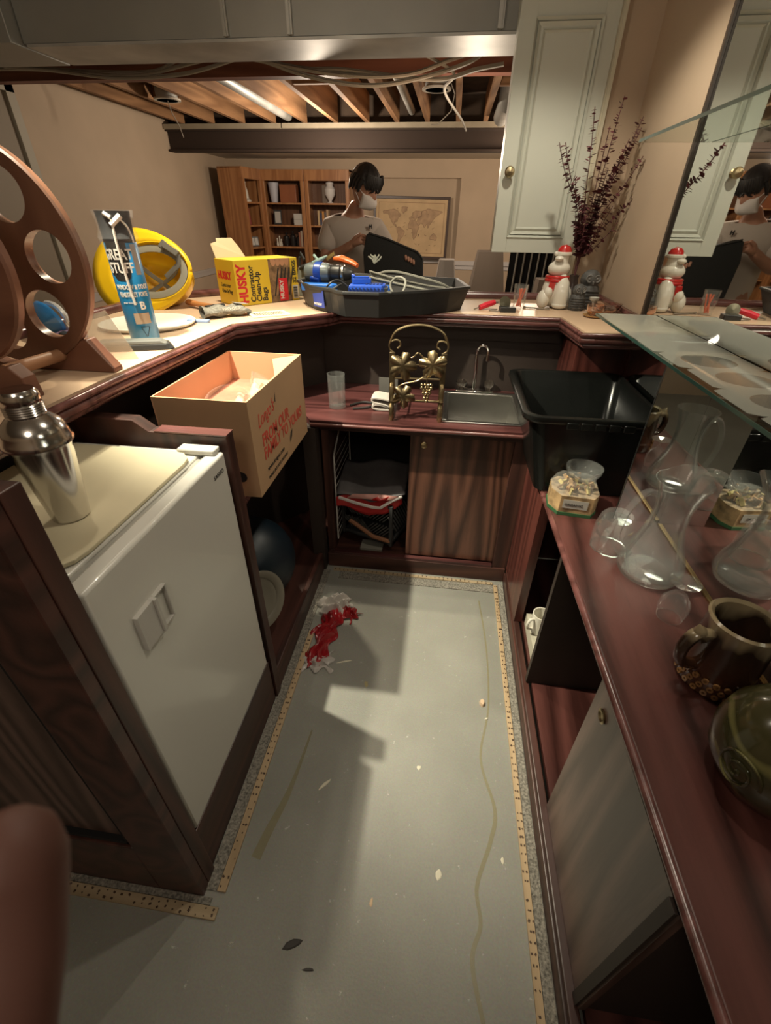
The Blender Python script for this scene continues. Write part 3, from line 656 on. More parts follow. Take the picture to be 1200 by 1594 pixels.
tag(G().prism([(-.617 + .03 * math.cos(a) if 0 else x, y) for x, y in [(-.635, .50), (-.612, .53), (-.606, .56), (-.606, .90), (-.612, .93), (-.635, .955), (-.68, .965), (-.95, .965), (-1.0, .95), (-1.0, .50), (-.95, .478), (-.68, .478)] for a in [0]], 1.0835, 1.0925).build('cutting_board', m_board, smooth=0, bevel=.002), 'cream rounded cutting board lying on top of the white fridge', 'board')
t = thing('cocktail_shaker', 'tall polished steel cocktail shaker on the cream cutting board', 'shaker', (-.712, .655, 1.0930))
g = G(); g.lathe([(.0, 0), (.030, 0), (.033, .003), (.050, .150), (.052, .158), (.0, .158)], 40); g.build('cup', m_steel, t)
g = G(); g.lathe([(.050, .158), (.0565, .160), (.0565, .166), (.054, .170), (.052, .182), (.046, .196), (.036, .206), (.030, .211), (.0, .212)], 40); g.build('strainer_top', m_steel, t)
g = G(); pr = [(.030, .211)]
for k in range(5): pr += [(.031, .214 + k * .004), (.0295, .216 + k * .004)]
g.lathe(pr + [(.031, .236), (.030, .250), (.026, .256), (.0, .258)], 36); g.build('cap', m_steel, t)

# cardboard box on the corner shelf
BXL, BXR, BY0, BY1, BZ0, BZ1 = -.835, -.545, 1.165, 1.70, .8395, 1.155
t = thing('cardboard_box', 'open cardboard box with red printing on the corner shelf', 'box', (BXL, BY0, BZ0))
g = G(); th = .005
g.box(BXL, BXL + th, BY0, BY1, BZ0, BZ1, 1); g.box(BXR - th, BXR, BY0, BY1, BZ0, BZ1); g.box(BXL + th, BXR - th, BY0, BY0 + th, BZ0, BZ1); g.box(BXL + th, BXR - th, BY1 - th, BY1, BZ0, BZ1, 1); g.box(BXL + th, BXR - th, BY0 + th, BY1 - th, BZ0, BZ0 + th, 1)
g.box(BXL + th, BXR - th, BY1 - th - .001, BY1 - th, BZ0, BZ1, 1); g.box(BXR - th - .001, BXR - th, BY0 + th, BY1 - th, BZ0, BZ1, 1); g.box(BXL + th, BXR - th - .001, BY0 + th, BY0 + th + .001, BZ0, BZ1, 1)
g.build('carton', [m_card, m_cardi], t, world=True, smooth=0)
g = G(); g.add([(BXR - .01, BY1 - .01, BZ1 - .002), (BXR - .01, BY1 - .12, BZ1 - .01), (BXR - .05, BY1 - .16, BZ1 - .16), (BXR - .11, BY1 - .01, BZ1 - .02)], [(0, 1, 2, 3)]); g.build('inner_flap', m_cardi, t, world=True, smooth=0, fix=False, solid=.003)
xf = BXR + .0008
text('Longo\'s', .062, (xf, BY0 + .055, 1.05), (0, 1, .08), (0, -.08, 1), m_redprint, 'logo_lettering', t, shear=.35, xs=.75)
text('FROM OUR', .056, (xf, BY0 + .07, .985), (0, 1, 0), (0, 0, 1), m_redprint, 'slogan_lettering', t, bold=.0012, xs=.92)
text('FAMILY TO YOURS', .056, (xf, BY0 + .07, .938), (0, 1, 0), (0, 0, 1), m_redprint, 'slogan_lettering', t, bold=.0012, xs=.86)
text('www.longos.com', .024, (xf, BY0 + .08, .892), (0, 1, 0), (0, 0, 1), m_blackprint, 'small_lettering', t)
text('PLEASE RECYCLE THIS BOX', .016, (xf, BY0 + .08, .862), (0, 1, 0), (0, 0, 1), m_blackprint, 'small_lettering', t)
g = G(); g.add([(xf, BY0 + .315, .888), (xf, BY0 + .34, .905), (xf, BY0 + .352, .930), (xf, BY0 + .33, .925), (xf, BY0 + .318, .905)], [(0, 1, 2, 3, 4)]); g.add([(xf, BY0 + .21, 1.085), (xf, BY0 + .222, 1.112), (xf, BY0 + .217, 1.08)], [(0, 1, 2)]); g.build('leaf_emblem', m_blackprint, t, world=True, smooth=0, fix=False)
g = G().at(BXL + .235, BY0 - .001, .91, rot=(PI / 2, 0, 0)); g.lathe([(.0, 0), (.018, 0), (.018, .001), (0, .001)], 16); g.build('hand_hole', m_black, t, world=True)
tag(B(BXL + .007, BXR - .007, BY0 + .007, BY1 - .007, BZ0 + .006, 1.05).build('packing_fill', mat('brown_packing_paper', (.34, .13, .08), .9, var=.45, bump=1, bscale=20), smooth=0), 'brown packing paper filling the lower part of the cardboard box', 'packing paper')
m_plast = glass('thin_plastic', (1, .95, .92), .05, 1.12)
g = G().at(-.665, 1.30, 1.075, rot=(.5, .2, 0)); g.shell([(.002, -.035), (.05, -.03), (.07, .0), (.075, .035), (.072, .035), (.067, .0), (.048, -.027), (.002, -.032)], 28)
tag(g.build('glass_bowl', m_glass), 'clear round bowl tilted inside the cardboard box', 'bowl')
g = G().at(-.655, 1.46, 1.04, rot=(-.5, .35, 0)); g.shell([(.03, 0), (.032, .05), (.045, .10), (.043, .10), (.029, .05), (.027, .004), (0, .004)], 20)
tag(g.build('drinking_glass', m_glass), 'clear glass leaning among paper inside the cardboard box', 'glass')
g = G().at(-.64, 1.38, 1.065)
g.grid(lambda u, v: ((u - .5) * .12, (v - .5) * .20, .05 * math.sin(9 * u + 4 * v) * math.cos(7 * v) * .6 + .05 * u), 14, 16)
tag(g.build('plastic_wrap', film('crinkled_clear_wrap', (.85, .50, .40), .55, .12), fix=False), 'crinkled clear plastic wrap on the right inside the cardboard box', 'wrap')
g = G().at(-.66, 1.60, 1.05, rot=(.3, .2, .3)); g.box(-.05, .05, -.03, .03, -.03, .02); tag(g.build('folded_carton', m_cardi, bevel=.01), 'small folded carton piece at the back inside the cardboard box', 'carton')
# things in the dark niche below
g = G().at(-.785, 1.46, .31); g.sphere((0, 0, 0), .198, 32, 20); tag(g.build('exercise_ball', mat('navy_vinyl', (.004, .012, .020), .45)), 'dark navy ball stored in the shaded niche beside the fridge', 'ball')
t = thing('ribbed_plate', 'grey ribbed round plate leaning beside the fridge divider', 'plate', (-.66, 1.20, .33), rot=(0, PI / 2 - .25, -.5))
g = G(); g.lathe([(0, 0), (.07, 0), (.075, .006), (.095, .008), (.10, .014), (.122, .018), (.126, .024), (.12, .024), (.098, .020), (.092, .014), (.072, .012), (.066, .008), (0, .008)], 36); g.build('plate_body', mat('grey_ceramic', (.20, .18, .14), .5), t)

# ================================================================== ON THE SINK WORKTOP
WZ = .8505
t = thing('glass_tumbler', 'clear faceted glass tumbler on the left end of the sink worktop', 'glass', (-.478, 1.975, WZ))
g = G(); g.shell([(0, 0), (.036, 0), (.040, .004), (.039, .02), (.041, .155), (.0385, .155), (.0365, .022), (.034, .012), (0, .012)], 10); g.build('tumbler_wall', m_glass, t, smooth=20)
t = thing('wine_rack', 'brass wine rack with vine leaves and a hanging grape cluster', 'rack', (-.107, 1.88, WZ), rotz=.05)
hw = .106
g = G()
for s_ in (-1, 1):
    g = G(); g.box(s_ * hw - .011, s_ * hw + .011, -.004, .002, .0, .285)
    g.build('side_bar', m_brassd, t, bevel=.001)
g = G()
for s_ in (-1, 1):
    x = s_ * hw
    for z in (.03, .12): g.tube([(x, .0, z + .035), (x, -.022, z + .028), (x, -.03, z), (x, -.022, z - .028), (x, .0, z - .028)], .007, 8, flat=1.3)
    g.tube([(x, 0, .02), (x, .16, .02)], .004, 6); g.tube([(x, 0, .12), (x, .16, .13)], .004, 6); g.tube([(x, .16, 0), (x, .16, .16)], .004, 6)
g.tube([(-hw, .16, .13), (hw, .16, .13)], .004, 6)
g.build('bottle_cradle', m_brass, t)
g = G(); pts = arc((-hw + .022, 0, .305), .022, .3, 2 * PI * .62 + .5, 10); 
left = [(-hw + .02, 0, .30), (-hw + .032, 0, .312), (-hw + .026, 0, .330), (-hw + .006, 0, .332), (-hw - .012, 0, .318), (-hw - .010, 0, .295), (-hw + .004, 0, .285)]
g.tube(sag(left, 5), .0035, 8); g.tube(sag([(-a, b_, c) for a, b_, c in left], 5), .0035, 8)
g.tube(sag([(-hw - .012, 0, .318), (-hw + .01, 0, .362), (-.05, 0, .385), (0, 0, .392), (.05, 0, .385), (hw - .01, 0, .362), (hw + .012, 0, .318)], 6), .0045, 8); g.build('top_scroll', m_brass, t)
g = G(); g.tube(sag([(-hw, -.004, .27), (-.05, -.004, .262), (-.02, -.004, .268), (0, -.004, .285), (.03, -.004, .262), (.06, -.004, .262), (hw, -.004, .27)], 5), .003, 6)
g.tube(sag([(-hw, -.004, .12), (-.06, -.006, .155), (0, -.008, .172), (.04, -.006, .195), (hw, -.004, .205)], 5), .003, 6); g.tube([(-hw, -.004, .085), (hw, -.004, .085)], .0045, 6); g.tube([(-hw, -.004, .235), (hw, -.004, .24)], .0025, 6); g.tube([(.042, -.006, .195), (.042, -.008, .16)], .0018, 6)
g.build('vine_wire', m_brass, t)
def leaf(cx, cz, r, rot, m):
    g = G(); n = 5; out = []
    for k in range(40):
        a = 2 * PI * k / 40; rad = r * (.55 + .45 * abs(math.cos(2.5 * a)) ** .7) * (1 + .05 * math.sin(15 * a)); out.append((cx + rad * math.sin(a + rot), -.010 - .006 * math.cos(5 * a), cz + rad * math.cos(a + rot)))
    g.add([(cx, -.006, cz)] + out, [(0, 1 + k, 1 + (k + 1) % 40) for k in range(40)])
    return g.build('vine_leaf', m, t, fix=False, solid=.0015, smooth=80)
leaf(-.062, .232, .060, .3, m_brassd); leaf(.062, .240, .060, -.1, m_brass); leaf(-.055, .105, .052, .5, m_brassd)
g = G(); random.seed(3)
for k in range(7):
    for j in range(max(1, 4 - k // 2)):
        g.sphere((.042 + (j - (max(1, 4 - k // 2) - 1) / 2) * .0125 + random.uniform(-.002, .002), -.012 + random.uniform(-.005, .005), .158 - k * .0115), .0075, 8, 6)
g.build('grape_cluster', m_brass, t)
t = thing('folded_towel', 'white folded cloth roll beside the brass rack', 'towel', (-.265, 2.0, WZ))
g = G(); g.tube(sag([(.05, 0, .006), (-.02, 0, .006), (-.045, 0, .015), (-.03, 0, .028), (.0, 0, .026), (.03, 0, .02), (0, 0, .03), (-.035, 0, .036), (-.048, 0, .05), (-.03, 0, .058), (.05, 0, .048)], 4), .006, 6, flat=9); g.build('towel_roll', m_clothw, t)
tag(B(0, .09, 0, .004, 0, .11).build('paper_card', mat('grey_card', (.09, .085, .075), .6), smooth=0), 'dark grey card propped behind the brass rack', 'card').location = (-.30, 2.10, WZ)
g = G(); g.tube(sag([(-.40, 1.95, WZ + .006), (-.33, 1.98, WZ + .006), (-.31, 2.03, WZ + .006), (-.37, 2.04, WZ + .006), (-.42, 1.99, WZ + .006)], 6), .005, 8)
tag(g.build('rubber_loop', m_blackp), 'black rubber loop lying beside the glass tumbler', 'loop')

# left bay of the sink cabinet
t = thing('milk_crate', 'black plastic crate with slanted slots in the open sink cabinet bay', 'crate', (-.30, 2.06, .0985 + .02), rotz=-.35)
g = G(); W, D, H_ = .145, .12, .25
for z in (0, H_ - .02): g.box(-W, W, -D, -D + .012, z, z + .02); g.box(-W, W, D - .012, D, z, z + .02); g.box(-W, -W + .012, -D, D, z, z + .02); g.box(W - .012, W, -D, D, z, z + .02)
for sx in (-1, 1):
    for sy in (-1, 1): g.box(sx * W - .008, sx * W + .008, sy * D - .008, sy * D + .008, 0, H_)
g.box(-W, W, -D, D, 0, .008); g.build('crate_frame', mat('crate_plastic', (.05, .05, .05), .35), t, smooth=0)
g = G()
for half in (-1, 1):
    for k in range(14):
        x = half * (.01 + (k % 7) * .019); 
        for q in (0, 1):
            z = .04 + q * .09; g.at(x, -D + .006, z + .04, rot=(0, half * .75, 0)); g.box(-.003, .003, -.004, .004, -.045, .045)
for k in range(9):
    g.at(W - .006, -D + .03 + k * .023, .12, rot=(.6, 0, 0)); g.box(-.004, .004, -.003, .003, -.09, .09)
g.build('slanted_slats', mat('crate_slat', (.14, .14, .135), .3), t, smooth=0)
t = thing('grocery_bag', 'red and white shopping bag folded over the black crate', 'bag', (-.30, 2.03, .38))
g = G(); g.grid(lambda u, v: (-.185 + .33 * u, -.15 + .06 * u - .0 + .02 * math.sin(6 * u), (.03 - .07 * (1 - abs(2 * u - 1)) * v - .05 * v + .008 * math.sin(14 * u))), 18, 6); g.build('red_band', mat('red_bag_fabric', (.45, .02, .02), .6), t, solid=.006, fix=False)
g = G(); g.grid(lambda u, v: (-.185 + .345 * u, -.145 + .03 * u + .27 * v, .045 + .06 * v + .012 * math.sin(8 * u + 3 * v) - .03 * (1 - abs(2 * u - 1)) * (1 - v)), 18, 12); g.build('bag_top', mat('grey_bag_lining', (.11, .10, .10), .7, var=.2, vscale=12), t, solid=.004, fix=False)
g = G(); g.tube([(-.17, -.155, .035), (-.08, -.16, .012), (.0, -.15, -.012), (.04, -.148, -.014), (.10, -.13, .025), (.145, -.11, .04)], .009, 8, flat=.7); g.build('white_rim', mat('white_bag_trim', (.60, .55, .52), .6), t)
g = G(); g.add([(-.13, -.155, .035), (.09, -.14, .030), (.13, -.12, .045), (.02, -.13, .055), (-.10, -.14, .052)], [(0, 1, 2, 3, 4)]); g.build('printed_panel', mat('pink_bag_print', (.55, .28, .24), .6), t, fix=False, solid=.003)
g = G(); g.add([(-.0, -.16, .042), (.03, -.155, .058), (.05, -.15, .04), (.085, -.145, .058), (.07, -.148, .032), (.03, -.156, .028)], [(0, 1, 2, 3, 4, 5)]); g.build('leaf_print', m_redg, t, fix=False, solid=.002)
g = G(); g.tube([(-.43, 1.93, .245), (-.30, 1.90, .17), (-.21, 1.90, .145)], .012, 8); tag(g.build('wooden_dowel', mat('brown_stick', (.22, .09, .04), .6)), 'brown wooden stick lying under the black crate', 'stick')
tag(B(-.37, -.25, 1.89, 1.97, .0805, .092).build('paper_booklet', mat('pale_booklet', (.20, .19, .16), .7), smooth=0), 'pale booklet on the bottom board under the crate', 'booklet')
g = G(); g.tube([(-.486, 1.885, .15), (-.486, 1.885, .64), (-.486, 2.07, .75), (-.486, 2.25, .75), (-.486, 2.25, .15)], .004, 6, closed=True)
for k in range(12): g.tube([(-.486, 1.89, .18 + k * .04), (-.486, 2.24, .18 + k * .04)], .0015, 4)
tag(g.build('wire_rack', mat('white_wire', (.45, .43, .40), .4)), 'white wire rack standing at the left inside the sink cabinet', 'rack')

# crumpled plastic bag on the floor
t = thing('plastic_bag', 'crumpled red and clear plastic bag on the floor by the corner niche', 'bag', (-.43, 1.40, 0))
def crumple(cx, cy, sx, sy, h, seed, nm, m, rot=0):
    rnd = random.Random(seed); ph = [rnd.uniform(0, 6) for _ in range(8)]
    def fn(u, v):
        x = (u - .5) * sx; y = (v - .5) * sy; e = (1 - (2 * u - 1) ** 2) * (1 - (2 * v - 1) ** 2)
        z = h * (.25 + .75 * e) * (.55 + .45 * math.sin(11 * u + ph[0] + 3 * math.sin(7 * v + ph[1])) * math.sin(9 * v + ph[2] + 2 * math.sin(5 * u + ph[3])))
        wob = .012 * math.sin(13 * v + ph[4]); x += wob * (2 * u - 1); y += .015 * math.sin(12 * u + ph[5]) * (2 * v - 1)
        c, s_ = math.cos(rot), math.sin(rot)
        return (cx + c * x - s_ * y, cy + s_ * x + c * y, max(.002, z))
    g = G(); g.grid(fn, 22, 26); return g.build(nm, m, t, fix=False, smooth=30, solid=.001)
m_rp = mat('red_plastic_film', (.26, .010, .014), .25, coat=.4); m_cp = film('clear_plastic_film', (.62, .58, .54), .55, .15)
crumple(-.005, -.10, .085, .26, .045, 2, 'red_sleeve', m_rp, -.12); crumple(.0, .02, .09, .20, .05, 9, 'red_sleeve_top', m_rp, -.25); crumple(-.0, .13, .15, .12, .08, 5, 'clear_film', m_cp, .4); crumple(.075, .09, .09, .07, .05, 8, 'red_tail', m_rp, -.6); crumple(-.0, -.20, .12, .09, .03, 12, 'clear_tail', m_cp, .1)

# ================================================================== BLACK BIN
t = thing('plastic_tub', 'large glossy black plastic tub standing at the end of the right worktop', 'tub', (.54, 1.76, CZ + .001))
def rr(x0, x1, y0, y1, r, z, n=5):
    out = []
    for cx, cy, a in ((x1 - r, y1 - r, 0), (x0 + r, y1 - r, PI / 2), (x0 + r, y0 + r, PI), (x1 - r, y0 + r, 1.5 * PI)):
        for k in range(n + 1): out.append((cx + r * math.cos(a + PI / 2 * k / n), cy + r * math.sin(a + PI / 2 * k / n), z))
    return out
loops = [rr(-.165, .195, -.25, .165, .04, 0), rr(-.235, .203, -.275, .262, .05, .275), rr(-.242, .205, -.281, .267, .05, .278), rr(-.255, .207, -.294, .275, .055, .280), rr(-.262, .208, -.300, .278, .055, .290), rr(-.260, .207, -.297, .277, .055, .303), rr(-.248, .203, -.285, .266, .05, .307), rr(-.232, .198, -.268, .255, .045, .300), rr(-.155, .185, -.24, .158, .035, .008)]
g = G(); n = len(loops[0]); v = [p for l in loops for p in l]
f = [(i * n + j, i * n + (j + 1) % n, (i + 1) * n + (j + 1) % n, (i + 1) * n + j) for i in range(len(loops) - 1) for j in range(n)] + [tuple(range(n))[::-1], tuple(range((len(loops) - 1) * n, len(loops) * n))]
g.add(v, f); g.build('tub_body', m_binb, t, smooth=50)
g = G()
for k in range(5): g.box(-.12 + k * .045, -.12 + k * .045 + .036, -.3035, -.298, .268, .292)
g.build('grip_ribs', m_binb, t, bevel=.003)

# ================================================================== RIGHT WORKTOP
RZ = CZ + .0006
t = thing('snack_box', 'printed clear-lidded snack box with brown bits at the far end of the right worktop', 'box', (.482, 1.415, RZ), rotz=-.12)
g = G(); hexo = [(-.075, -.02), (-.045, -.065), (.06, -.065), (.08, -.03), (.08, .05), (.05, .075), (-.05, .075), (-.075, .045)]
g.prism(hexo, 0, .075); g.build('carton_body', mat('snack_carton', (.30, .20, .10), .5, var=.6, vscale=28), t, smooth=0)
g = G(); g.prism([(a * 1.03, b_ * 1.03) for a, b_ in hexo], 0, .012); g.build('green_base', mat('green_card', (.03, .10, .04), .5), t, smooth=0)
g = G(); g.box(-.035, .045, -.0665, -.0655, .03, .062); g.build('paper_label', mat('label_white', (.40, .38, .34), .6), t, smooth=0)
text('ORGANIC', .013, (-.03, -.0672, .04), (1, 0, 0), (0, 0, 1), m_blackprint, 'label_lettering', t, world=False)
g = G(); random.seed(11)
for k in range(34):
    a = random.uniform(0, 6.28); r_ = random.uniform(0, .055); g.at(r_ * math.cos(a), r_ * math.sin(a), .082 + random.uniform(0, .014), rot=(random.random() * 3, random.random() * 3, random.random() * 3)); g.box(-.017, .017, -.006, .006, -.003, .003, k % 3)
o = g.build('snack_pieces', [mat('tan_bits', (.42, .26, .12), .8), mat('brown_bits', (.16, .08, .03), .8), mat('yellow_bits', (.42, .34, .13), .8)], t, smooth=0); o['kind'] = 'stuff'
g = G(); g.prism([(a, b_) for a, b_ in hexo], .076, .108, top=[(a * .8, b_ * .8) for a, b_ in hexo]); g.build('clear_lid', film('clear_lid_film', (.5, .5, .46), .16, .08), t, smooth=0)
t = thing('glass_bowl', 'clear round glass bowl resting on the printed snack box', 'bowl', (.502, 1.425, RZ + .109))
g = G(); g.shell([(0, 0), (.03, 0), (.045, .008), (.058, .03), (.060, .045), (.057, .045), (.055, .03), (.042, .011), (0, .004)], 32); g.build('bowl_wall', m_glass, t)
def mug_handle(g, R0, z0, z1, out, r, ang=0, fl=1):
    c, s_ = math.cos(ang), math.sin(ang); pp = sag([(R0, 0, z1), (R0 + out * .7, 0, z1 + .004), (R0 + out, 0, (z0 + z1) / 2 + .01), (R0 + out * .75, 0, z0 + .012), (R0, 0, z0)], 6)
    g.tube([(c * p[0], s_ * p[0], p[2]) for p in pp], r, 10, flat=fl)
t = thing('glass_mug', 'clear glass mug turned upside down behind the tall glass pitcher', 'mug', (.555, 1.19, RZ))
g = G(); g.shell([(.052, 0), (.056, .0), (.058, .03), (.056, .075), (.048, .112), (.040, .122), (0, .122), (0, .108), (.038, .106), (.050, .07), (.053, .03), (.050, .0), (.052, 0)], 12); g.build('mug_wall', m_glass, t, smooth=20)
g = G(); mug_handle(g, .055, .022, .095, .036, .007, PI + .95, 1.3); g.build('handle', m_glass, t)
t = thing('glass_pitcher', 'tall clear glass pitcher with arched handle on the right worktop', 'pitcher', (.628, 1.075, RZ))
pr = [(0, 0), (.062, 0), (.078, .008), (.088, .03), (.082, .065), (.060, .12), (.047, .17), (.044, .22), (.052, .265), (.067, .305)]
g = G(); g.shell(pr + [(.0645, .305), (.0495, .265), (.0415, .22), (.0445, .17), (.057, .12), (.078, .065), (.083, .03), (.072, .013), (0, .012)], 40)
for p in g.v:
    if p.z > .25:
        a = math.atan2(p.y, p.x); d = math.cos(a - .9)
        if d > .6: k = (d - .6) * 2.2 * (p.z - .25) / .042 * .02; p.x += k * math.cos(.9); p.y += k * math.sin(.9); p.z += k * .5
g.build('pitcher_wall', m_glass, t)
g = G(); pp = sag([(-.052, -.004, .262), (-.085, -.008, .268), (-.115, -.012, .215), (-.122, -.014, .14), (-.105, -.012, .085), (-.080, -.01, .068), (-.072, -.01, .082)], 6); g.tube(pp, .009, 10, flat=1.2); g.build('handle', m_glass, t)
t = thing('wine_glass', 'small stemmed glass turned upside down between pitcher and brown stein', 'glass', (.628, .905, RZ))
g = G(); g.shell([(.028, 0), (.030, 0), (.036, .03), (.034, .055), (.018, .078), (.006, .086), (.004, .098), (.006, .112), (.034, .116), (.036, .119), (0, .121)], 28); g.build('goblet', m_glass, t)
m_stein, nt, b = _new('brown_drip_glaze')
tc = nt.nodes.new('ShaderNodeTexCoord'); sp = nt.nodes.new('ShaderNodeSeparateXYZ'); nt.links.new(tc.outputs['Object'], sp.inputs[0])
nz = nt.nodes.new('ShaderNodeTexNoise'); nz.inputs['Scale'].default_value = 26; mp = nt.nodes.new('ShaderNodeMapping'); mp.inputs['Scale'].default_value = (1, 1, .3); nt.links.new(tc.outputs['Object'], mp.inputs[0]); nt.links.new(mp.outputs[0], nz.inputs[0])
ma = nt.nodes.new('ShaderNodeMath'); ma.operation = 'MULTIPLY_ADD'; ma.inputs[1].default_value = .09; nt.links.new(nz.outputs['Fac'], ma.inputs[0]); nt.links.new(sp.outputs['Z'], ma.inputs[2])
rp = nt.nodes.new('ShaderNodeValToRGB'); cr = rp.color_ramp; cr.elements[0].position = 0; cr.elements[0].color = (.09, .03, .012, 1); cr.elements[1].position = .185; cr.elements[1].color = (.30, .235, .14, 1)
e = cr.elements.new(.07); e.color = (.05, .018, .008, 1); e = cr.elements.new(.16); e.color = (.028, .016, .010, 1)
nt.links.new(ma.outputs[0], rp.inputs[0]); nt.links.new(rp.outputs[0], b.inputs['Base Color']); b.inputs['Roughness'].default_value = .2; b.inputs['Coat Weight'].default_value = .4
t = thing('ceramic_stein', 'brown glazed stoneware stein with tan rim on the right worktop', 'mug', (.650, .725, RZ))
t.scale = (1.2, 1.2, 1.25)
g = G(); g.shell([(0, 0), (.056, 0), (.060, .006), (.061, .03), (.057, .035), (.056, .08), (.053, .12), (.054, .135), (.056, .143), (.052, .147), (.046, .142), (.046, .12), (.047, .02), (0, .012)], 36); g.build('stein_body', m_stein, t)
g = G(); mug_handle(g, .052, .045, .118, .044, .009, PI + .25, 1.3); g.at(-.078, -.02, .132, rot=(0, -.4, 0)); g.lathe([(.012, -.02), (.010, 0), (.0, .014)], 10); g.build('handle', m_stein, t)
g = G(); random.seed(5)
for k in range(34):
    a = PI * .75 + k * .085 * 1.1; z = .012 + .012 * (k % 3) ; g.at(.0605 * math.cos(a), .0605 * math.sin(a), z, rot=(PI / 2, 0, a + PI / 2)); g.lathe([(.0025, -.002), (.0055, -.002), (.0055, .002), (.0025, .002), (.0025, -.002)], 10)
g.build('raised_flower_band', mat('amber_glaze', (.22, .11, .04), .25, coat=.4), t)
m_jug, nt, b = _new('olive_swirl_glaze')
tc = nt.nodes.new('ShaderNodeTexCoord'); wv = nt.nodes.new('ShaderNodeTexWave'); wv.wave_type = 'RINGS'; wv.inputs['Scale'].default_value = 4.5; wv.inputs['Distortion'].default_value = 9; wv.inputs['Detail'].default_value = 1.5; wv.inputs['Detail Scale'].default_value = 1.2
nt.links.new(tc.outputs['Object'], wv.inputs[0]); rp = nt.nodes.new('ShaderNodeValToRGB'); rp.color_ramp.elements[0].position = .82; rp.color_ramp.elements[0].color = (.040, .036, .014, 1); rp.color_ramp.elements[1].color = (.13, .12, .045, 1)
nt.links.new(wv.outputs['Fac'], rp.inputs[0]); nt.links.new(rp.outputs[0], b.inputs['Base Color']); b.inputs['Roughness'].default_value = .16; b.inputs['Coat Weight'].default_value = .5
t = thing('ceramic_jug', 'rounded dark olive glazed jug with swirl relief at the right edge', 'jug', (.640, .500, RZ))
t.scale = (1.2, 1.2, 1.25)
g = G(); g.lathe([(0, 0), (.05, 0), (.068, .01), (.088, .045), (.092, .075), (.086, .11), (.066, .142), (.04, .158), (.030, .165), (.030, .185), (.034, .192), (.026, .192), (.022, .17), (0, .165)], 44); g.build('jug_body', m_jug, t)
g = G(); sp_ = [(.092 * math.cos(PI * 1.12 + .35 * (1 - k / 40) * math.cos(k * .36)) * 1.0, .092 * math.sin(PI * 1.12 + .35 * (1 - k / 40) * math.cos(k * .36)), .072 + .034 * (1 - k / 40) * math.sin(k * .36)) for k in range(40)]
g.tube(sp_, .0022, 6); g.build('swirl_relief', m_jug, t)

# in the open bay below
t = thing('storage_box', 'white cardboard box standing on the bottom board of the far open bay', 'box', (.57, 1.325, .0905))
g = G(); g.box(-.12, .15, -.14, .14, 0, .06); g.build('box_body', mat('white_card', (.46, .43, .34), .7), t, smooth=0)
t = thing('white_mug', 'white ceramic mug inside the dark open bay of the right cabinet', 'mug', (.485, 1.375, .151))
g = G(); g.shell([(0, 0), (.034, 0), (.038, .004), (.038, .095), (.034, .095), (.034, .008), (0, .008)], 28); g.build('mug_body', m_white, t)
g = G(); mug_handle(g, .036, .022, .076, .03, .006, PI + .5); g.build('handle', m_white, t)
t = thing('glass_carafe', 'clear glass carafe in the dark open bay behind the white mug', 'carafe', (.60, 1.43, .151))
g = G(); g.shell([(0, 0), (.05, 0), (.056, .03), (.04, .09), (.03, .15), (.04, .2), (.037, .2), (.027, .15), (.037, .09), (.052, .03), (0, .01)], 24); g.build('carafe_wall', m_glass, t)

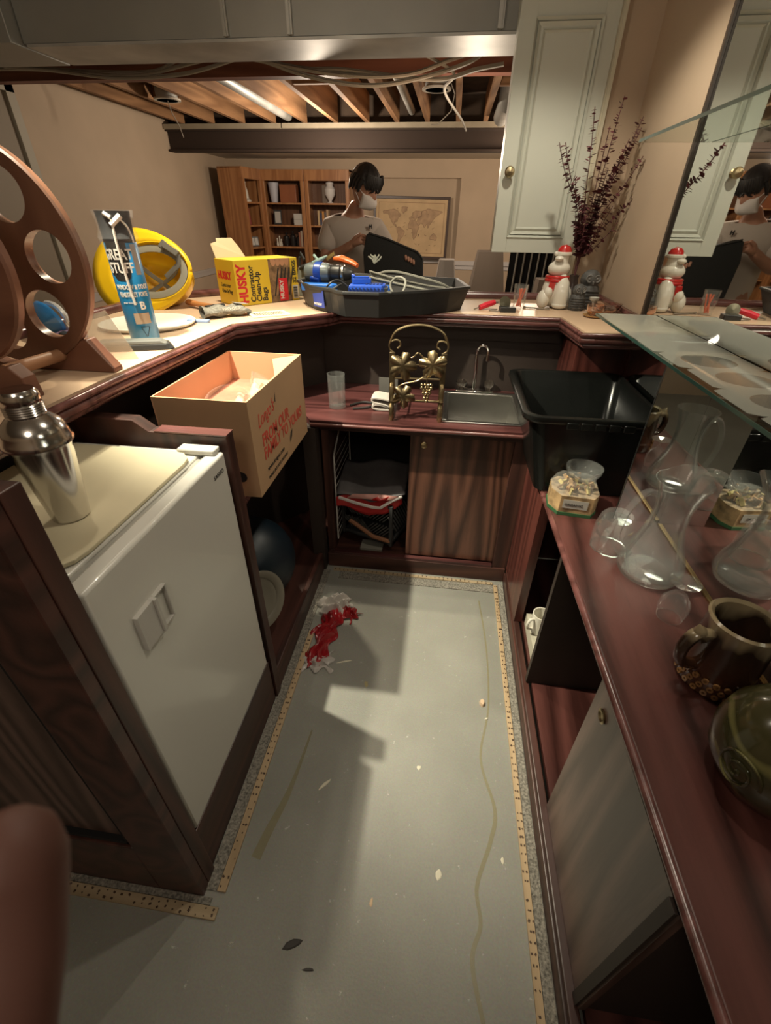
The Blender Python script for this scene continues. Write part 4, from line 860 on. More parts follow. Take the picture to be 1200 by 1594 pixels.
# ================================================================== ON THE BAR TOP
TZ = BZ + .0006
def text_cyl(s, size, R, ang, z, m, name, parent, bold=0, xs=1, ext=.0003):
    o = text(s, size, (0, 0, 0), (1, 0, 0), (0, 1, 0), m, name, parent, world=False, bold=bold, align='CENTER', xs=xs, ext=ext)
    for v in o.data.vertices:
        a = ang + v.co.x / R; rr_ = R + .0008 + v.co.z; v.co = Vector((rr_ * math.cos(a), rr_ * math.sin(a), z + v.co.y))
    return o
t = thing('bottle_carousel', 'wooden wheel with round holes on a cradle stand at the left of the bar', 'rack', (-1.10, 1.05, TZ))
m_wh = wood('walnut_wheel', (.125, .055, .032), (.205, .098, .058), 'Z', .35, freq=12, coat=.3); m_whx = wood('walnut_cradle', (.12, .045, .026), (.20, .085, .05), 'X', .4, freq=12)
def holed_disc(g, cy, th_, R, rh, rr_, nh, ph, cz):
    """disc in the XZ plane with a ring of round holes, built as a grid of polar sectors"""
    bm = bmesh.new(); N = 12; secs = nh
    for sd in (-1, 1):
        for k in range(secs):
            a0 = ph + 2 * PI * (k - .5) / secs; a1 = ph + 2 * PI * (k + .5) / secs; am = (a0 + a1) / 2
            hx, hz = rh * math.cos(am), rh * math.sin(am); outer = []; 
            for i in range(N): outer.append((R * math.cos(a0 + (a1 - a0) * i / N), R * math.sin(a0 + (a1 - a0) * i / N)))
            for i in range(N): q = 1 - i / N * (1 - .12); outer.append((R * q * math.cos(a1), R * q * math.sin(a1)))
            for i in range(N): outer.append((R * .12 * math.cos(a1 + (a0 - a1) * i / N), R * .12 * math.sin(a1 + (a0 - a1) * i / N)))
            for i in range(N): q = .12 + i / N * (1 - .12); outer.append((R * q * math.cos(a0), R * q * math.sin(a0)))
            n = len(outer); vs = []
            for (x, z) in outer:
                ag = math.atan2(z - hz, x - hx); vs.append((x, cy + sd * th_ / 2, z + cz)); vs.append((hx + rr_ * math.cos(ag), cy + sd * th_ / 2, hz + rr_ * math.sin(ag) + cz))
            g.add(vs, [(2 * i, 2 * i + 1, (2 * i + 3) % (2 * n), (2 * i + 2) % (2 * n)) for i in range(n)])
            if sd == 1:
                M_ = 32; ws = []
                for i in range(M_):
                    a = 2 * PI * i / M_; ws += [(hx + rr_ * math.cos(a), cy - th_ / 2, hz + rr_ * math.sin(a) + cz), (hx + rr_ * math.cos(a), cy + th_ / 2, hz + rr_ * math.sin(a) + cz)]
                g.add(ws, [(2 * i, 2 * i + 1, (2 * i + 3) % (2 * M_), (2 * i + 2) % (2 * M_)) for i in range(M_)])
        g.add([(R * .125 * math.cos(2 * PI * i / 24), cy + sd * th_ / 2, cz + R * .125 * math.sin(2 * PI * i / 24)) for i in range(24)], [tuple(range(24))])
    ws = []
    for i in range(64):
        a = 2 * PI * i / 64
        for q, dy in ((R, -th_ / 2), (R + .004, -th_ * .3), (R + .004, th_ * .3), (R, th_ / 2)): ws.append((q * math.cos(a), cy + dy, q * math.sin(a) + cz))
    g.add(ws, [(4 * i + j, 4 * i + j + 1, (4 * i + j + 5) % 256, (4 * i + j + 4) % 256) for i in range(64) for j in range(3)])
g = G(); holed_disc(g, .085, .026, .247, .163, .057, 7, math.radians(1.5), .271); o = g.build('holed_wheel', m_wh, t, smooth=30, fix=False); o.location.x = -.03
g = G().at(-.0, -.115, .268, rot=(PI / 2, 0, 0)); g.lathe([(0, -.013), (.198, -.013), (.203, -.008), (.203, .008), (.198, .013), (0, .013)], 56); g.build('front_disc', m_whx, t)
g = G(); g.tube([(.06, -.10, .047), (.062, .09, .042)], .016, 14); g.build('dowel', mat('pale_dowel', (.34, .17, .09), .5), t)
def cradle(y, nm):
    g = G(); pts = [(-.28, 0), (.155, 0), (.15, .05), (.125, .075), (.10, .07), (.05, .035), (-.12, .03), (-.22, .07), (-.26, .08), (-.28, .05)]
    n = len(pts); v = [(p[0], y - .02, p[1]) for p in pts] + [(p[0], y + .02, p[1]) for p in pts]
    g.add(v, [tuple(range(n)), tuple(range(n, 2 * n))[::-1]] + [(i, (i + 1) % n, n + (i + 1) % n, n + i) for i in range(n)]); g.build(nm, m_whx, t, smooth=0, bevel=.003)
cradle(-.13, 'cradle'); 
g = G(); y = .10; pts = [(-.3, 0), (.205, 0), (.205, .012), (.15, .085), (.125, .08), (.06, .03), (-.13, .012), (-.3, .08)]
n = len(pts); g.add([(p[0], y - .02, p[1]) for p in pts] + [(p[0], y + .02, p[1]) for p in pts], [tuple(range(n)), tuple(range(n, 2 * n))[::-1]] + [(i, (i + 1) % n, n + (i + 1) % n, n + i) for i in range(n)]); g.build('cradle', m_whx, t, smooth=0, bevel=.003)
t = thing('plastic_clamshell', 'clear folded plastic clamshell leaning behind the wooden wheel', 'packaging', (-1.0, 1.245, TZ))
g = G(); g.add([(.0, 0, 0), (.085, .03, 0), (.03, .02, .135), (-.09, .0, .10), (-.02, -.02, .0)], [(0, 1, 2), (0, 2, 3, 4)]); g.build('clear_sheet', film('clamshell_film', (.55, .48, .38), .4, .1), t, smooth=0, fix=False, solid=.002)
t = thing('safety_goggles', 'blue and clear safety goggles seen through the lowest hole of the wheel', 'goggles', (-1.36, 1.50, TZ), rotz=-.4)
g = G().at(0, -.02, .055, rot=(PI / 2 + .3, 0, 0)); g.lathe([(0, .02), (.04, .012), (.066, -.005), (.07, -.015)], 28, sx=1.1, sy=.85); g.build('blue_lens', mat('blue_lens', (.04, .24, .62), .15, coat=.5), t)
g = G(); g.tube([(.075 * math.cos(a), .01, .055 + .05 * math.sin(a)) for a in [2 * PI * k / 24 for k in range(24)]], .009, 8, closed=True); g.tube([(.06, .02, .07), (.14, .05, .085), (.16, .03, .05), (.10, .03, .03)], .008, 8); g.build('clear_frame', mat('silver_rim', (.50, .49, .48), .2, .3), t)
g = G().at(.09, .0, .012, rot=(.2, .1, .2)); g.box(-.04, .04, -.03, .03, -.01, .012, 0); g.box(-.015, .03, -.032, -.01, .012, .02, 1); g.build('case', [mat('lilac_card', (.40, .28, .42), .5), m_blackp], t, smooth=0, bevel=.003)

t = thing('spray_can', 'tall blue foam spray can with black cap in clear plastic', 'can', (-1.045, 1.525, TZ))
ca = math.atan2(-1.525, 1.045) + .12; R_ = .047
g = G(); g.lathe([(0, 0), (R_ - .002, 0), (R_, .004), (R_, .288), (R_ - .004, .294), (.030, .31), (0, .312)], 40); g.build('can_body', mat('can_blue', (.012, .165, .36), .3, coat=.3), t)
def panel(a0, a1, z0, z1, m, nm, dr=.0006, rnd=0):
    g = G(); g.grid(lambda u, v: ((R_ + dr) * math.cos(a0 + (a1 - a0) * u), (R_ + dr) * math.sin(a0 + (a1 - a0) * u), z0 + (z1 - z0) * v - (rnd * (2 * u - 1) ** 4 * (-1 if v < .5 else 0))), 14, 4); return g.build(nm, m, t, fix=False, smooth=60)
panel(ca - 1.25, ca + .15, .185, .292, m_blackp, 'black_label', rnd=.03)
m_lab = mat('label_white_print', (.62, .60, .55), .5)
for s_, sz, z, a in (('GREAT', .040, .245, -.55), ('STUFF', .040, .208, -.50)): text_cyl(s_, sz, R_ + .0006, ca + a, z, m_lab, 'brand_lettering', t, bold=.001, xs=.72)
text_cyl('WINDOW & DOOR', .019, R_, ca - .10, .160, m_lab, 'label_lettering', t, bold=.0006, xs=.62); text_cyl('FENETRE ET PORTE', .019, R_, ca - .12, .138, m_lab, 'label_lettering', t, bold=.0006, xs=.55)
text_cyl('pour fenetres', .008, R_, ca - .5, .118, m_lab, 'small_print', t); text_cyl('B', .032, R_, ca + .25, .100, m_lab, 'label_letter', t, bold=.001)
panel(ca - .5, ca + .55, .055, .088, mat('tan_photo_label', (.36, .27, .19), .5), 'photo_label'); panel(ca + .40, ca + .80, .20, .285, mat('grey_label', (.30, .29, .27), .5), 'side_label')
g = G(); tri = [(ca - .2, .045), (ca + .35, .045), (ca + .05, .012)]
g.tube([((R_ + .001) * math.cos(a), (R_ + .001) * math.sin(a), z) for a, z in [(ca - .2 + .055 * k, .045) for k in range(11)] + [(ca + .35 - .03 * k, .045 - .0033 * k) for k in range(1, 10)] + [(ca + .05 - .028 * k, .012 + .0037 * k) for k in range(1, 9)]], .0008, 4, closed=True); g.build('warning_triangle', m_blackprint, t)
g = G(); g.lathe([(R_ * .99, .286), (R_ * .97, .31), (R_ * 1.0, .35), (R_ * 1.05, .372), (0, .372)], 28); g.build('black_cap', mat('cap_black', (.012, .012, .014), .2, coat=.3), t)
c_, s_ = math.cos(ca - .15), math.sin(ca - .15)
def oc(a, r, z): return (r * math.cos(ca + a), r * math.sin(ca + a), z)
g = G(); g.tube([oc(-.25, R_ + .008, .350), oc(-.3, R_ + .008, .30), oc(-.3, R_ + .006, .22), oc(-.25, R_ + .005, .15), oc(-.2, R_ + .005, .115)], .004, 8); g.tube([oc(-.35, R_ + .006, .335), oc(.25, R_ + .007, .360)], .008, 8); g.tube([oc(-.3, R_ + .007, .355), oc(-.6, R_ + .006, .366)], .006, 8)
g.tube(sag([oc(.2, R_ + .006, .35), oc(.5, R_ + .006, .33), oc(.7, R_ + .004, .30), oc(.75, R_ + .002, .29)], 5), .003, 6); g.build('nozzle_straw', m_lab, t)
g = G(); g.lathe([(R_ + .003, .27), (R_ + .008, .292), (R_ + .012, .30), (R_ + .004, .33), (R_ + .012, .374)], 26, sx=1.0, sy=1.0); g.build('clear_sleeve', film('sleeve_film', (.5, .5, .5), .10, .06), t)

tag(G().shell([(0, 0), (.16, .0), (.172, .008), (.174, .014), (.17, .014), (.158, .006), (0, .005)], 48, m=0).build('plastic_disc', mat('white_plastic_lid', (.74, .72, .64), .5)), 'large round white plastic lid lying behind the spray can', 'lid').location = (-1.16, 1.735, TZ)
t = thing('sanding_block', 'flat grey and black tray-shaped tool in front of the spray can', 'tool', (-.985, 1.385, TZ), rotz=.33)
g = G(); g.prism([(-.11, -.035), (.10, -.03), (.115, -.01), (.10, .035), (-.11, .04)], 0, .018, top=[(-.11, -.03), (.092, -.026), (.10, -.01), (.09, .03), (-.11, .035)]); g.build('base', m_blackp, t, smooth=0, bevel=.003)
g = G(); g.prism([(-.108, -.029), (.090, -.025), (.096, -.01), (.086, .026), (-.108, .031)], .018, .028, top=[(-.108, -.026), (.075, -.022), (.08, 0), (.07, .022), (-.108, .026)]); g.build('top_plate', mat('grey_tool_plate', (.10, .10, .09), .45), t, smooth=0, bevel=.002)

t = thing('hard_hat', 'yellow hard hat lying on its side with grey straps inside', 'helmet', (-1.335, 2.12, TZ + .150), rot=(0, 0, 0))
m_yel = mat('yellow_helmet', (.80, .50, .01), .3, coat=.3)
from mathutils import Euler
hm = Euler((PI / 2 - .55, 0, .20)).to_matrix().to_4x4() @ Matrix.Scale(1.10, 4)
g = G(); g.M = hm; pr = [(.150, 0), (.150, -.03), (.142, -.08), (.115, -.13), (.07, -.16), (0, -.17), (0, -.166), (.068, -.156), (.111, -.127), (.137, -.079), (.145, -.03), (.145, 0), (.150, 0)]
g.shell([(r_, z) for r_, z in pr], 40, sx=1, sy=.80); g.build('shell', m_yel, t)
g = G(); g.M = hm; g.grid(lambda u, v: ((.147 + .008 * v + .085 * v * math.exp(-((u - .5) * 4.2) ** 2)) * math.cos(2 * PI * u), (.147 + .008 * v + .16 * v * math.exp(-((u - .5) * 4.2) ** 2)) * math.sin(2 * PI * u) * .80, -.002 - .012 * v), 60, 3); g.build('brim', m_yel, t, fix=False, solid=.004)
m_str = mat('grey_strap', (.23, .21, .16), .5)
g = G(); g.M = hm; g.tube([(.125 * math.cos(a), .095 * math.sin(a), -.01) for a in [2 * PI * k / 36 for k in range(36)]], .004, 6, closed=True, flat=4)
for a in (.7, 2.4, 4.0, 5.4): g.tube(sag([(.13 * math.cos(a), .1 * math.sin(a), -.02), (.08 * math.cos(a), .06 * math.sin(a), -.09), (0, 0, -.11)], 5), .0025, 6, flat=4)
g.build('suspension_band', m_str, t)
g = G(); g.M = hm @ Matrix.Translation((.085, .075, .015)) @ Euler((0, 0, -.6)).to_matrix().to_4x4(); g.box(-.035, .035, -.012, .012, -.012, .012); g.box(-.05, -.03, -.016, .016, -.014, .006); g.tube([(.03, 0, 0), (.05, -.03, -.01), (.03, -.10, -.02)], .006, 6, flat=2); g.build('buckle', mat('dark_grey_buckle', (.13, .12, .10), .4), t, bevel=.002)
t = thing('hammer', 'claw hammer with orange wooden handle lying beside the hard hat', 'hammer', (-1.08, 2.08, TZ + .018), rotz=-.55)
g = G(); g.tube([(-.16, 0, 0), (-.05, 0, 0), (.05, 0, .002)], [.013, .011, .012], 12, flat=1.3); g.build('handle', mat('orange_wood_handle', (.48, .20, .07), .4), t)
g = G(); g.tube([(.05, -.04, .0), (.05, .05, .0)], .013, 10); g.build('head', m_greyp, t)
t = thing('work_glove', 'crumpled grey knitted work glove with printed palm beside the yellow box', 'glove', (-.955, 1.955, TZ), rotz=.75)
g = G()
g.grid(lambda u, v: (-.085 + .17 * u, (.042 + .008 * math.sin(8 * u)) * math.cos(2 * PI * v), .024 + (.020 + .005 * math.sin(14 * u + 2)) * math.sin(2 * PI * v)), 24, 18)
for k in range(4): g.tube([(.05, -.03 + k * .02, .026), (.09, -.035 + k * .022, .024), (.115, -.02 + k * .016, .014)], [.012, .010, .008], 8)
g.build('knit_body', mat('grey_knit', (.22, .205, .17), .95, var=.35, vscale=120, bump=1, bscale=300), t)
g = G(); g.at(.085, -.01, .047, rot=(0, .15, 0))
g.box(-.035, .025, -.02, .02, 0, .001); g.build('palm_print', mat('glove_print', (.22, .20, .17), .8, var=.5, vscale=90), t)
text('PRO GRIP', .018, (-.01, -.046, .030), (1, 0, 0), (0, .5, .85), mat('glove_letter', (.50, .46, .38), .8), 'print_lettering', t, world=False)
t = thing('vent_grille', 'white slotted vent grille lying in front of the yellow box', 'grille', (-.78, 2.035, TZ), rotz=.63)
g = G(); g.box(-.082, .082, -.055, -.042, 0, .006); g.box(-.082, .082, .042, .055, 0, .006); g.box(-.082, -.07, -.042, .042, 0, .006); g.box(.07, .082, -.042, .042, 0, .006)
g.build('grille_frame', m_cab, t, bevel=.001)
g = G()
for k in range(13):
    g.at(-.064 + k * .0107, 0, .004, rot=(0, .6, 0)); g.box(-.0028, .0028, -.042, .042, -.001, .001)
g.build('grille_slats', m_cab, t, smooth=0)
tag(B(-.04, .05, -.012, .012, 0, .010).build('blue_tag', mat('pale_blue_plastic', (.24, .34, .55), .5), bevel=.002), 'small pale blue plastic piece at the right rim of the white lid', 'clip').location = (-1.005, 1.825, TZ)

# yellow bag box
t = thing('bag_carton', 'yellow contractor bag carton with red lettering and open flap', 'box', (-.985, 2.20, TZ), rotz=math.radians(52))
t.scale = (1.07, 1.07, 1.05)
L_, Dp, Hh = .325, .165, .182
m_by = mat('yellow_carton', (.72, .50, .03), .5); m_cb = mat('carton_back', (.55, .42, .26), .8)
g = G(); g.box(0, L_, 0, Dp, 0, Hh); g.build('carton', m_by, t, smooth=0, bevel=.001)
g = G(); g.add([(.005, Dp - .01, Hh), (.005, Dp + .02, Hh + .055), (.04, Dp + .03, Hh + .062), (.045, Dp + .04, Hh + .075), (.12, Dp + .04, Hh + .075), (.14, Dp + .02, Hh + .04), (.15, Dp - .01, Hh)], [tuple(range(7))]); g.build('open_flap', m_cb, t, smooth=0, fix=False, solid=.002)
m_hr = mat('bright_red_print', (.62, .02, .03), .5); m_bk = m_blackprint
text('HUSKY', .057, (.050, -.0008, .010), (0, 0, 1), (-1, 0, 0), m_hr, 'brand_lettering', t, world=False, bold=.0022, xs=.86)
for s_, x in (('Contractor', .089), ('Clean-Up', .119), ('Bags', .150)): text(s_, .036, (x, -.0008, .012), (0, 0, 1), (-1, 0, 0), m_bk, 'title_lettering', t, world=False, bold=.0008, xs=.88)
text('32 BAGS', .026, (L_ - .012, -.0008, .075), (0, 0, 1), (-1, 0, 0), m_bk, 'count_lettering', t, world=False, bold=.0008)
text('HUSKY', .042, (-.0008, Dp - .018, .105), (0, -1, 0), (0, 0, 1), m_hr, 'brand_lettering', t, world=False, bold=.0022, xs=.86)
text('Contractor', .023, (-.0008, Dp - .032, .072), (0, -1, 0), (0, 0, 1), m_bk, 'title_lettering', t, world=False, xs=.8); text('Clean-Up Bags', .023, (-.0008, Dp - .035, .048), (0, -1, 0), (0, 0, 1), m_bk, 'title_lettering', t, world=False, xs=.68)
g = G(); g.box(.170, .285, -.001, -.0003, .0, Hh - .001); g.build('photo_panel', mat('photo_print', (.20, .12, .06), .5, var=.9, vscale=22), t, smooth=0)
g = G()
for k in range(4): g.at(.195 + k * .024, -.0012, Hh - .005, rot=(PI / 2, 0, 0)); g.lathe([(0, 0), (.014, 0), (.014, .0006), (0, .0006)], 16, sy=1.9)
g.v = [v if v.z < Hh else Vector((v.x, v.y, Hh - .0003)) for v in g.v]; g.build('finger_photo', mat('finger_print', (.50, .26, .14), .5), t)
g = G()
for k in range(5): g.at(.205 + k * .02, -.0013, .085, rot=(0, .25, 0)); g.box(-.0035, .0035, -.0003, .0003, -.06, .06)
g.build('black_bag_photo', m_blackprint, t, smooth=0)
g = G(); g.box(.215, .262, -.0022, -.0012, .004, .10); g.build('photo_carton', m_hr, t, smooth=0); text('HUSKY', .026, (.238, -.0026, .012), (0, 0, 1), (-1, 0, 0), m_lab, 'photo_lettering', t, world=False, bold=.001)
g = G(); g.box(L_ - .034, L_ - .004, -.001, -.0003, .008, .066); g.build('barcode_label', m_lab, t, smooth=0)
g = G(); [g.box(L_ - .031 , L_ - .010, -.0016, -.001, .012 + k * .0038, .0135 + k * .0038 + .0008 * (k % 3)) for k in range(13)]; g.build('barcode', m_bk, t, smooth=0)

# tool tray
t = thing('tool_tray', 'black plastic tool case tray full of tools at the middle of the bar', 'tray', (-.3, 2.3, TZ))
def tw(x, y, z): return (x + .3, y - 2.3, z)
base = [(-.60, 2.20), (-.44, 2.06), (-.29, 2.06), (.05, 2.33), (.0, 2.58), (-.55, 2.68), (-.71, 2.36)]
rim = [(-.625, 2.17), (-.565, 2.125), (-.52, 2.11), (-.475, 2.045), (-.44, 2.015), (-.29, 2.015), (-.20, 2.075), (-.13, 2.12), (.0, 2.22), (.085, 2.30), (.03, 2.62), (-.55, 2.73), (-.74, 2.37), (-.69, 2.27)]
bs = [(-.605, 2.19), (-.555, 2.145), (-.515, 2.135), (-.47, 2.075), (-.44, 2.05), (-.295, 2.05), (-.215, 2.105), (-.14, 2.15), (-.01, 2.245), (.055, 2.32), (.0, 2.58), (-.54, 2.69), (-.71, 2.37), (-.67, 2.285)]
n = len(rim); h = .105
def sh(p, k): cx, cy = -.33, 2.35; return (cx + (p[0] - cx) * k, cy + (p[1] - cy) * k)
lp = [[tw(*p, 0) for p in bs], [tw(*p, h - .012) for p in rim], [tw(*sh(p, 1.018), h - .012) for p in rim], [tw(*sh(p, 1.018), h) for p in rim], [tw(*sh(p, .975), h) for p in rim], [tw(*sh(p, .96), .01) for p in bs]]
g = G(); v = [p for l in lp for p in l]; g.add(v, [(i * n + j, i * n + (j + 1) % n, (i + 1) * n + (j + 1) % n, (i + 1) * n + j) for i in range(5) for j in range(n)] + [tuple(range(n))[::-1], tuple(range(5 * n, 6 * n))])
g.build('tray_body', m_greyp, t, smooth=0, bevel=.002)
g = G(); g.box(-.01, .01, -.002, .002, 0, .008); g.build('latch_tab', mat('latch_grey', (.12, .12, .11), .4), t).location = tw(-.25, 2.035, h - .004)
# sticker on the slanted front face
a = Vector(tw(-.607, 2.178, .02)); b2 = Vector(tw(-.545, 2.128, .02)); u = (b2 - a).normalized(); ln = (b2 - a).length; nrm = Vector((u.y, -u.x, 0))
g = G(); st = [a + nrm * .007, a + nrm * .007 + u * ln, a + nrm * .013 + u * ln + Vector((0, 0, .078)), a + nrm * .013 + Vector((0, 0, .078))]; g.add([tuple(p) for p in st], [(0, 1, 2, 3)]); g.build('blue_sticker', mat('blue_sticker', (.025, .055, .30), .4), t, smooth=0, fix=False)
text('MASTERCRAFT', .013, tuple(a + nrm * .0085 + u * .004 + Vector((0, 0, .008))), tuple(u), (0, 0, 1), m_lab, 'sticker_lettering', t, world=False, bold=.0005, xs=.66)
IZ = TZ + .012
t = thing('battery_charger', 'blue ribbed battery charger sitting at the front of the tool tray', 'charger', (-.355, 2.135, IZ + .055), rotz=.10)
m_bl = mat('royal_blue_plastic', (.012, .060, .36), .35)
g = G(); g.prism([(-.085, -.055), (.07, -.06), (.085, -.04), (.085, .045), (-.07, .06), (-.085, .04)], 0, .055, top=[(-.078, -.05), (.062, -.052), (.075, -.035), (.075, .04), (-.06, .052), (-.075, .035)]); g.build('housing', m_bl, t, smooth=0, bevel=.004)
g = G()
for k in range(10): g.at(-.077 + k * .0155, -.0565, .028, rot=(.08, 0, 0)); g.box(-.0035, .0035, -.004, .002, -.020, .018)
for k in range(5):
    for q in range(2): g.at(-.005 + k * .016, -.015 + q * .03, .0565, rot=(0, 0, 0)); g.box(-.0045, .0045, -.010, .010, -.001, .0012)
g.build('groove_pattern', mat('slot_dark_blue', (.006, .02, .10), .5), t, smooth=0)
g = G(); g.at(-.03, .02, .055, rot=(0, 0, .2)); g.box(-.04, .04, -.03, .03, 0, .022); g.box(-.04, -.028, -.03, .03, .02, .034); g.box(-.04, .03, -.03, -.02, .02, .03); g.build('battery_dock', m_bl, t, bevel=.003)
g = G(); g.box(.045, .0865, -.045, .03, .01, .045); g.build('end_plate', m_greyp, t, bevel=.003)
g = G(); g.tube(sag([(-.08, .03, .03), (-.13, .02, .065), (-.17, -.0, .05), (-.20, .03, .0), (-.16, .06, -.03)], 6), .004, 6); g.build('charger_cord', m_blackp, t)
t = thing('cordless_drill', 'black cordless drill with blue collar lying at the left of the tool tray', 'drill', (-.585, 2.36, IZ + .125), rotz=-.12)
g = G().at(0, 0, 0, rot=(0, PI / 2, 0)); g.lathe([(0, -.115), (.034, -.11), (.042, -.09), (.042, .0), (.038, .012), (0, .012)], 24); g.build('motor_housing', mat('grey_blue_metal', (.17, .20, .20), .35, .3), t)
g = G().at(0, 0, 0, rot=(0, PI / 2, 0)); g.lathe([(.043, -.062), (.046, -.058), (.046, -.030), (.043, -.026)], 24); g.build('blue_collar', m_bl, t)
g = G().at(0, 0, 0, rot=(0, PI / 2, 0)); g.lathe([(0, .0), (.036, .004), (.038, .02), (.034, .024), (.036, .03), (.036, .065), (.030, .07), (.031, .085), (.026, .11), (.016, .125), (0, .126)], 24); g.build('chuck', m_blackp, t)
g = G().at(0, 0, 0, rot=(0, PI / 2, 0)); g.lathe([(.0355, .072), (.0365, .074), (.0365, .084), (.034, .086)], 24); g.build('steel_ring', m_bsteel, t)
g = G(); g.at(-.055, .0, -.06, rot=(.5, .1, 0)); g.box(-.03, .02, -.022, .022, -.04, .06); g.build('grip', m_bl, t, bevel=.008)
tag(G().prism([(-.09, -.02), (.06, -.025), (.08, .0), (.05, .03), (-.09, .03)], 0, .03).build('blue_battery', mat('light_blue_plastic', (.03, .18, .65), .35), smooth=0, bevel=.005), 'bright blue battery pack lying below the cordless drill', 'battery').location = (-.60, 2.27, IZ + .06)
t = thing('tape_case', 'grey tool case lid with black grip standing left of the drill', 'case', (-.665, 2.60, TZ + .108), rotz=-.3)
t.location.z = TZ; t.location.x = -.735; t.location.y = 2.615; t.scale = (.85, .85, 1.0)
g = G(); g.prism([(-.10, -.06), (.10, -.08), (.12, .06), (-.08, .10)], 0, .14, top=[(-.08, -.03), (.08, -.05), (.09, .04), (-.06, .07)]); g.build('case_body', mat('grey_green_plastic', (.15, .155, .135), .5), t, smooth=0, bevel=.006)
g = G(); g.at(0, -.04, .14, rot=(.3, -.25, 0)); g.box(-.055, .055, -.02, .02, 0, .016); g.build('grip', m_blackp, t, bevel=.004)
g = G(); g.tube([(-.09, .0, .14), (-.085, .0, .18), (-.075, .0, .20), (-.05, 0, .17)], .008, 6); g.build('hook', m_greyp, t)
t = thing('utility_knife', 'orange handled utility knife lying on top of the cables in the tray', 'knife', (-.52, 2.46, IZ + .165), rotz=-.5)
g = G(); g.tube([(-.07, 0, .01), (-.02, 0, .012), (.04, 0, .0), (.075, 0, -.012)], [.010, .017, .014, .010], 10, flat=1.2); g.build('handle', mat('orange_plastic', (.80, .15, .03), .4), t)
g = G(); g.at(-.095, 0, .02, rot=(0, -.5, 0)); g.box(-.03, .03, -.002, .002, -.008, .008); g.build('blade', m_bsteel, t, smooth=0)
g = G(); g.tube([(-.04, 0, 0), (0, 0, .012), (.035, 0, .03)], [.006, .010, .004], 8); g.tube([(-.01, .0, .01), (-.035, .02, .03)], [.005, .007], 8)
tag(g.build('toggle_clip', mat('teal_grey_plastic', (.25, .36, .33), .5)), 'small teal grey clip standing on the cordless drill', 'clip').location = (-.625, 2.38, IZ + .165)
cabs = [([(-.42, 2.50, .10), (-.30, 2.42, .145), (-.15, 2.36, .13), (-.03, 2.36, .10), (.0, 2.42, .06), (-.1, 2.45, .05)], .006, 'thick grey cord arching over the whole tool tray'),
        ([(-.40, 2.42, .12), (-.25, 2.36, .10), (-.12, 2.31, .085), (.0, 2.35, .06)], .005, 'grey cord lying low across the right half of the tray'),
        ([(-.27, 2.20, .04), (-.21, 2.19, .085), (-.20, 2.21, .13), (-.24, 2.24, .14), (-.27, 2.25, .11), (-.25, 2.24, .07), (-.17, 2.25, .045)], .005, 'grey cord looped upright right of the blue charger'),
        ([(-.40, 2.46, .14), (-.28, 2.40, .12), (-.20, 2.44, .10), (-.08, 2.42, .085), (.01, 2.37, .085)], .0045, 'thin grey cord bundle at the back of the tray'),
        ([(-.55, 2.24, .07), (-.50, 2.20, .10), (-.53, 2.17, .085), (-.57, 2.20, .06), (-.53, 2.22, .05), (-.49, 2.19, .06)], .004, 'black tied cord coil at the front left corner of the tray')]
for k, (pts, r_, lb) in enumerate(cabs):
    g = G(); s1 = sag([(x, y, TZ + z) for x, y, z in pts], 8); g.tube(s1, r_, 7)
    if k in (3, 1): [g.tube([(p[0], p[1] + .012 * q, p[2] + .006 * q * math.sin(3 * p[0])) for p in s1], r_, 6) for q in (1, 2)]
    if k == 4: g.tube([(p[0] + .01, p[1] + .012, p[2] + .008) for p in s1], r_, 6)
    tag(g.build('power_cord', m_blackp if k == 4 else mat('grey_cord', (.27, .265, .22), .5)), lb, 'cord', 'cords heaped in the tool tray')
g = G().at(-.38, 2.48, IZ + .16)
for k in range(7): g.tube([(0, 0, 0), (-.01 + k * .006, .0, .018 + .006 * (k % 3)), (-.03 + k * .011, 0, .03 + .008 * (k % 2))], .0035, 5)
tag(g.build('cable_ends', mat('pale_cable_ends', (.45, .46, .38), .5)), 'splayed pale cable ends sticking up from the tool tray', 'cable')
tag(B(-.045, .05, -.03, .03, 0, .03).build('blue_bit_case', mat('blue_case', (.02, .10, .40), .4), bevel=.005), 'small blue bit case under the cords in the tray', 'case').location = (-.33, 2.36, IZ + .05)
tag(G().lathe([(0, 0), (.022, 0), (.024, .02), (.0, .022)], 18).build('hole_saw', m_steel), 'round silver cap right of the blue charger', 'cap').location = (-.225, 2.17, IZ + .035)

# right part of the bar
t = thing('mini_screwdriver', 'small red handled folding tool lying right of the tool tray', 'tool', (.185, 2.37, TZ + .018), rotz=.5)
g = G(); g.tube([(-.045, 0, -.008), (-.01, 0, .002), (.035, 0, .012)], [.012, .014, .012], 10); g.build('red_grip', mat('red_plastic_grip', (.60, .02, .04), .35), t)
g = G(); g.tube([(-.045, 0, -.006), (-.075, 0, -.014)], .003, 6); g.tube([(.03, 0, .01), (.05, -.01, .012)], .006, 6); g.build('steel_tip', m_bsteel, t)
t = thing('loupe_case', 'open small black case with round olive lid on the bar', 'case', (.272, 2.325, TZ), rotz=.1)
g = G(); g.box(-.036, .036, -.025, .025, 0, .022); g.build('case_base', m_blackp, t, bevel=.003)
g = G().at(-.01, .03, .034, rot=(1.25, 0, .2)); g.lathe([(0, 0), (.026, 0), (.028, .004), (.0, .006)], 24); g.build('round_lid', mat('olive_metal', (.15, .135, .09), .3, .6), t)
g = G(); g.tube(sag([(-.04, .03, .004), (-.07, .02, .004), (-.08, .0, .004), (-.04, -.02, .004)], 5), .0025, 6); g.build('wire', m_bsteel, t)
t = thing('shot_glass', 'small faceted glass with orange swizzle sticks on the bar beside the white bear', 'glass', (.335, 2.425, TZ))
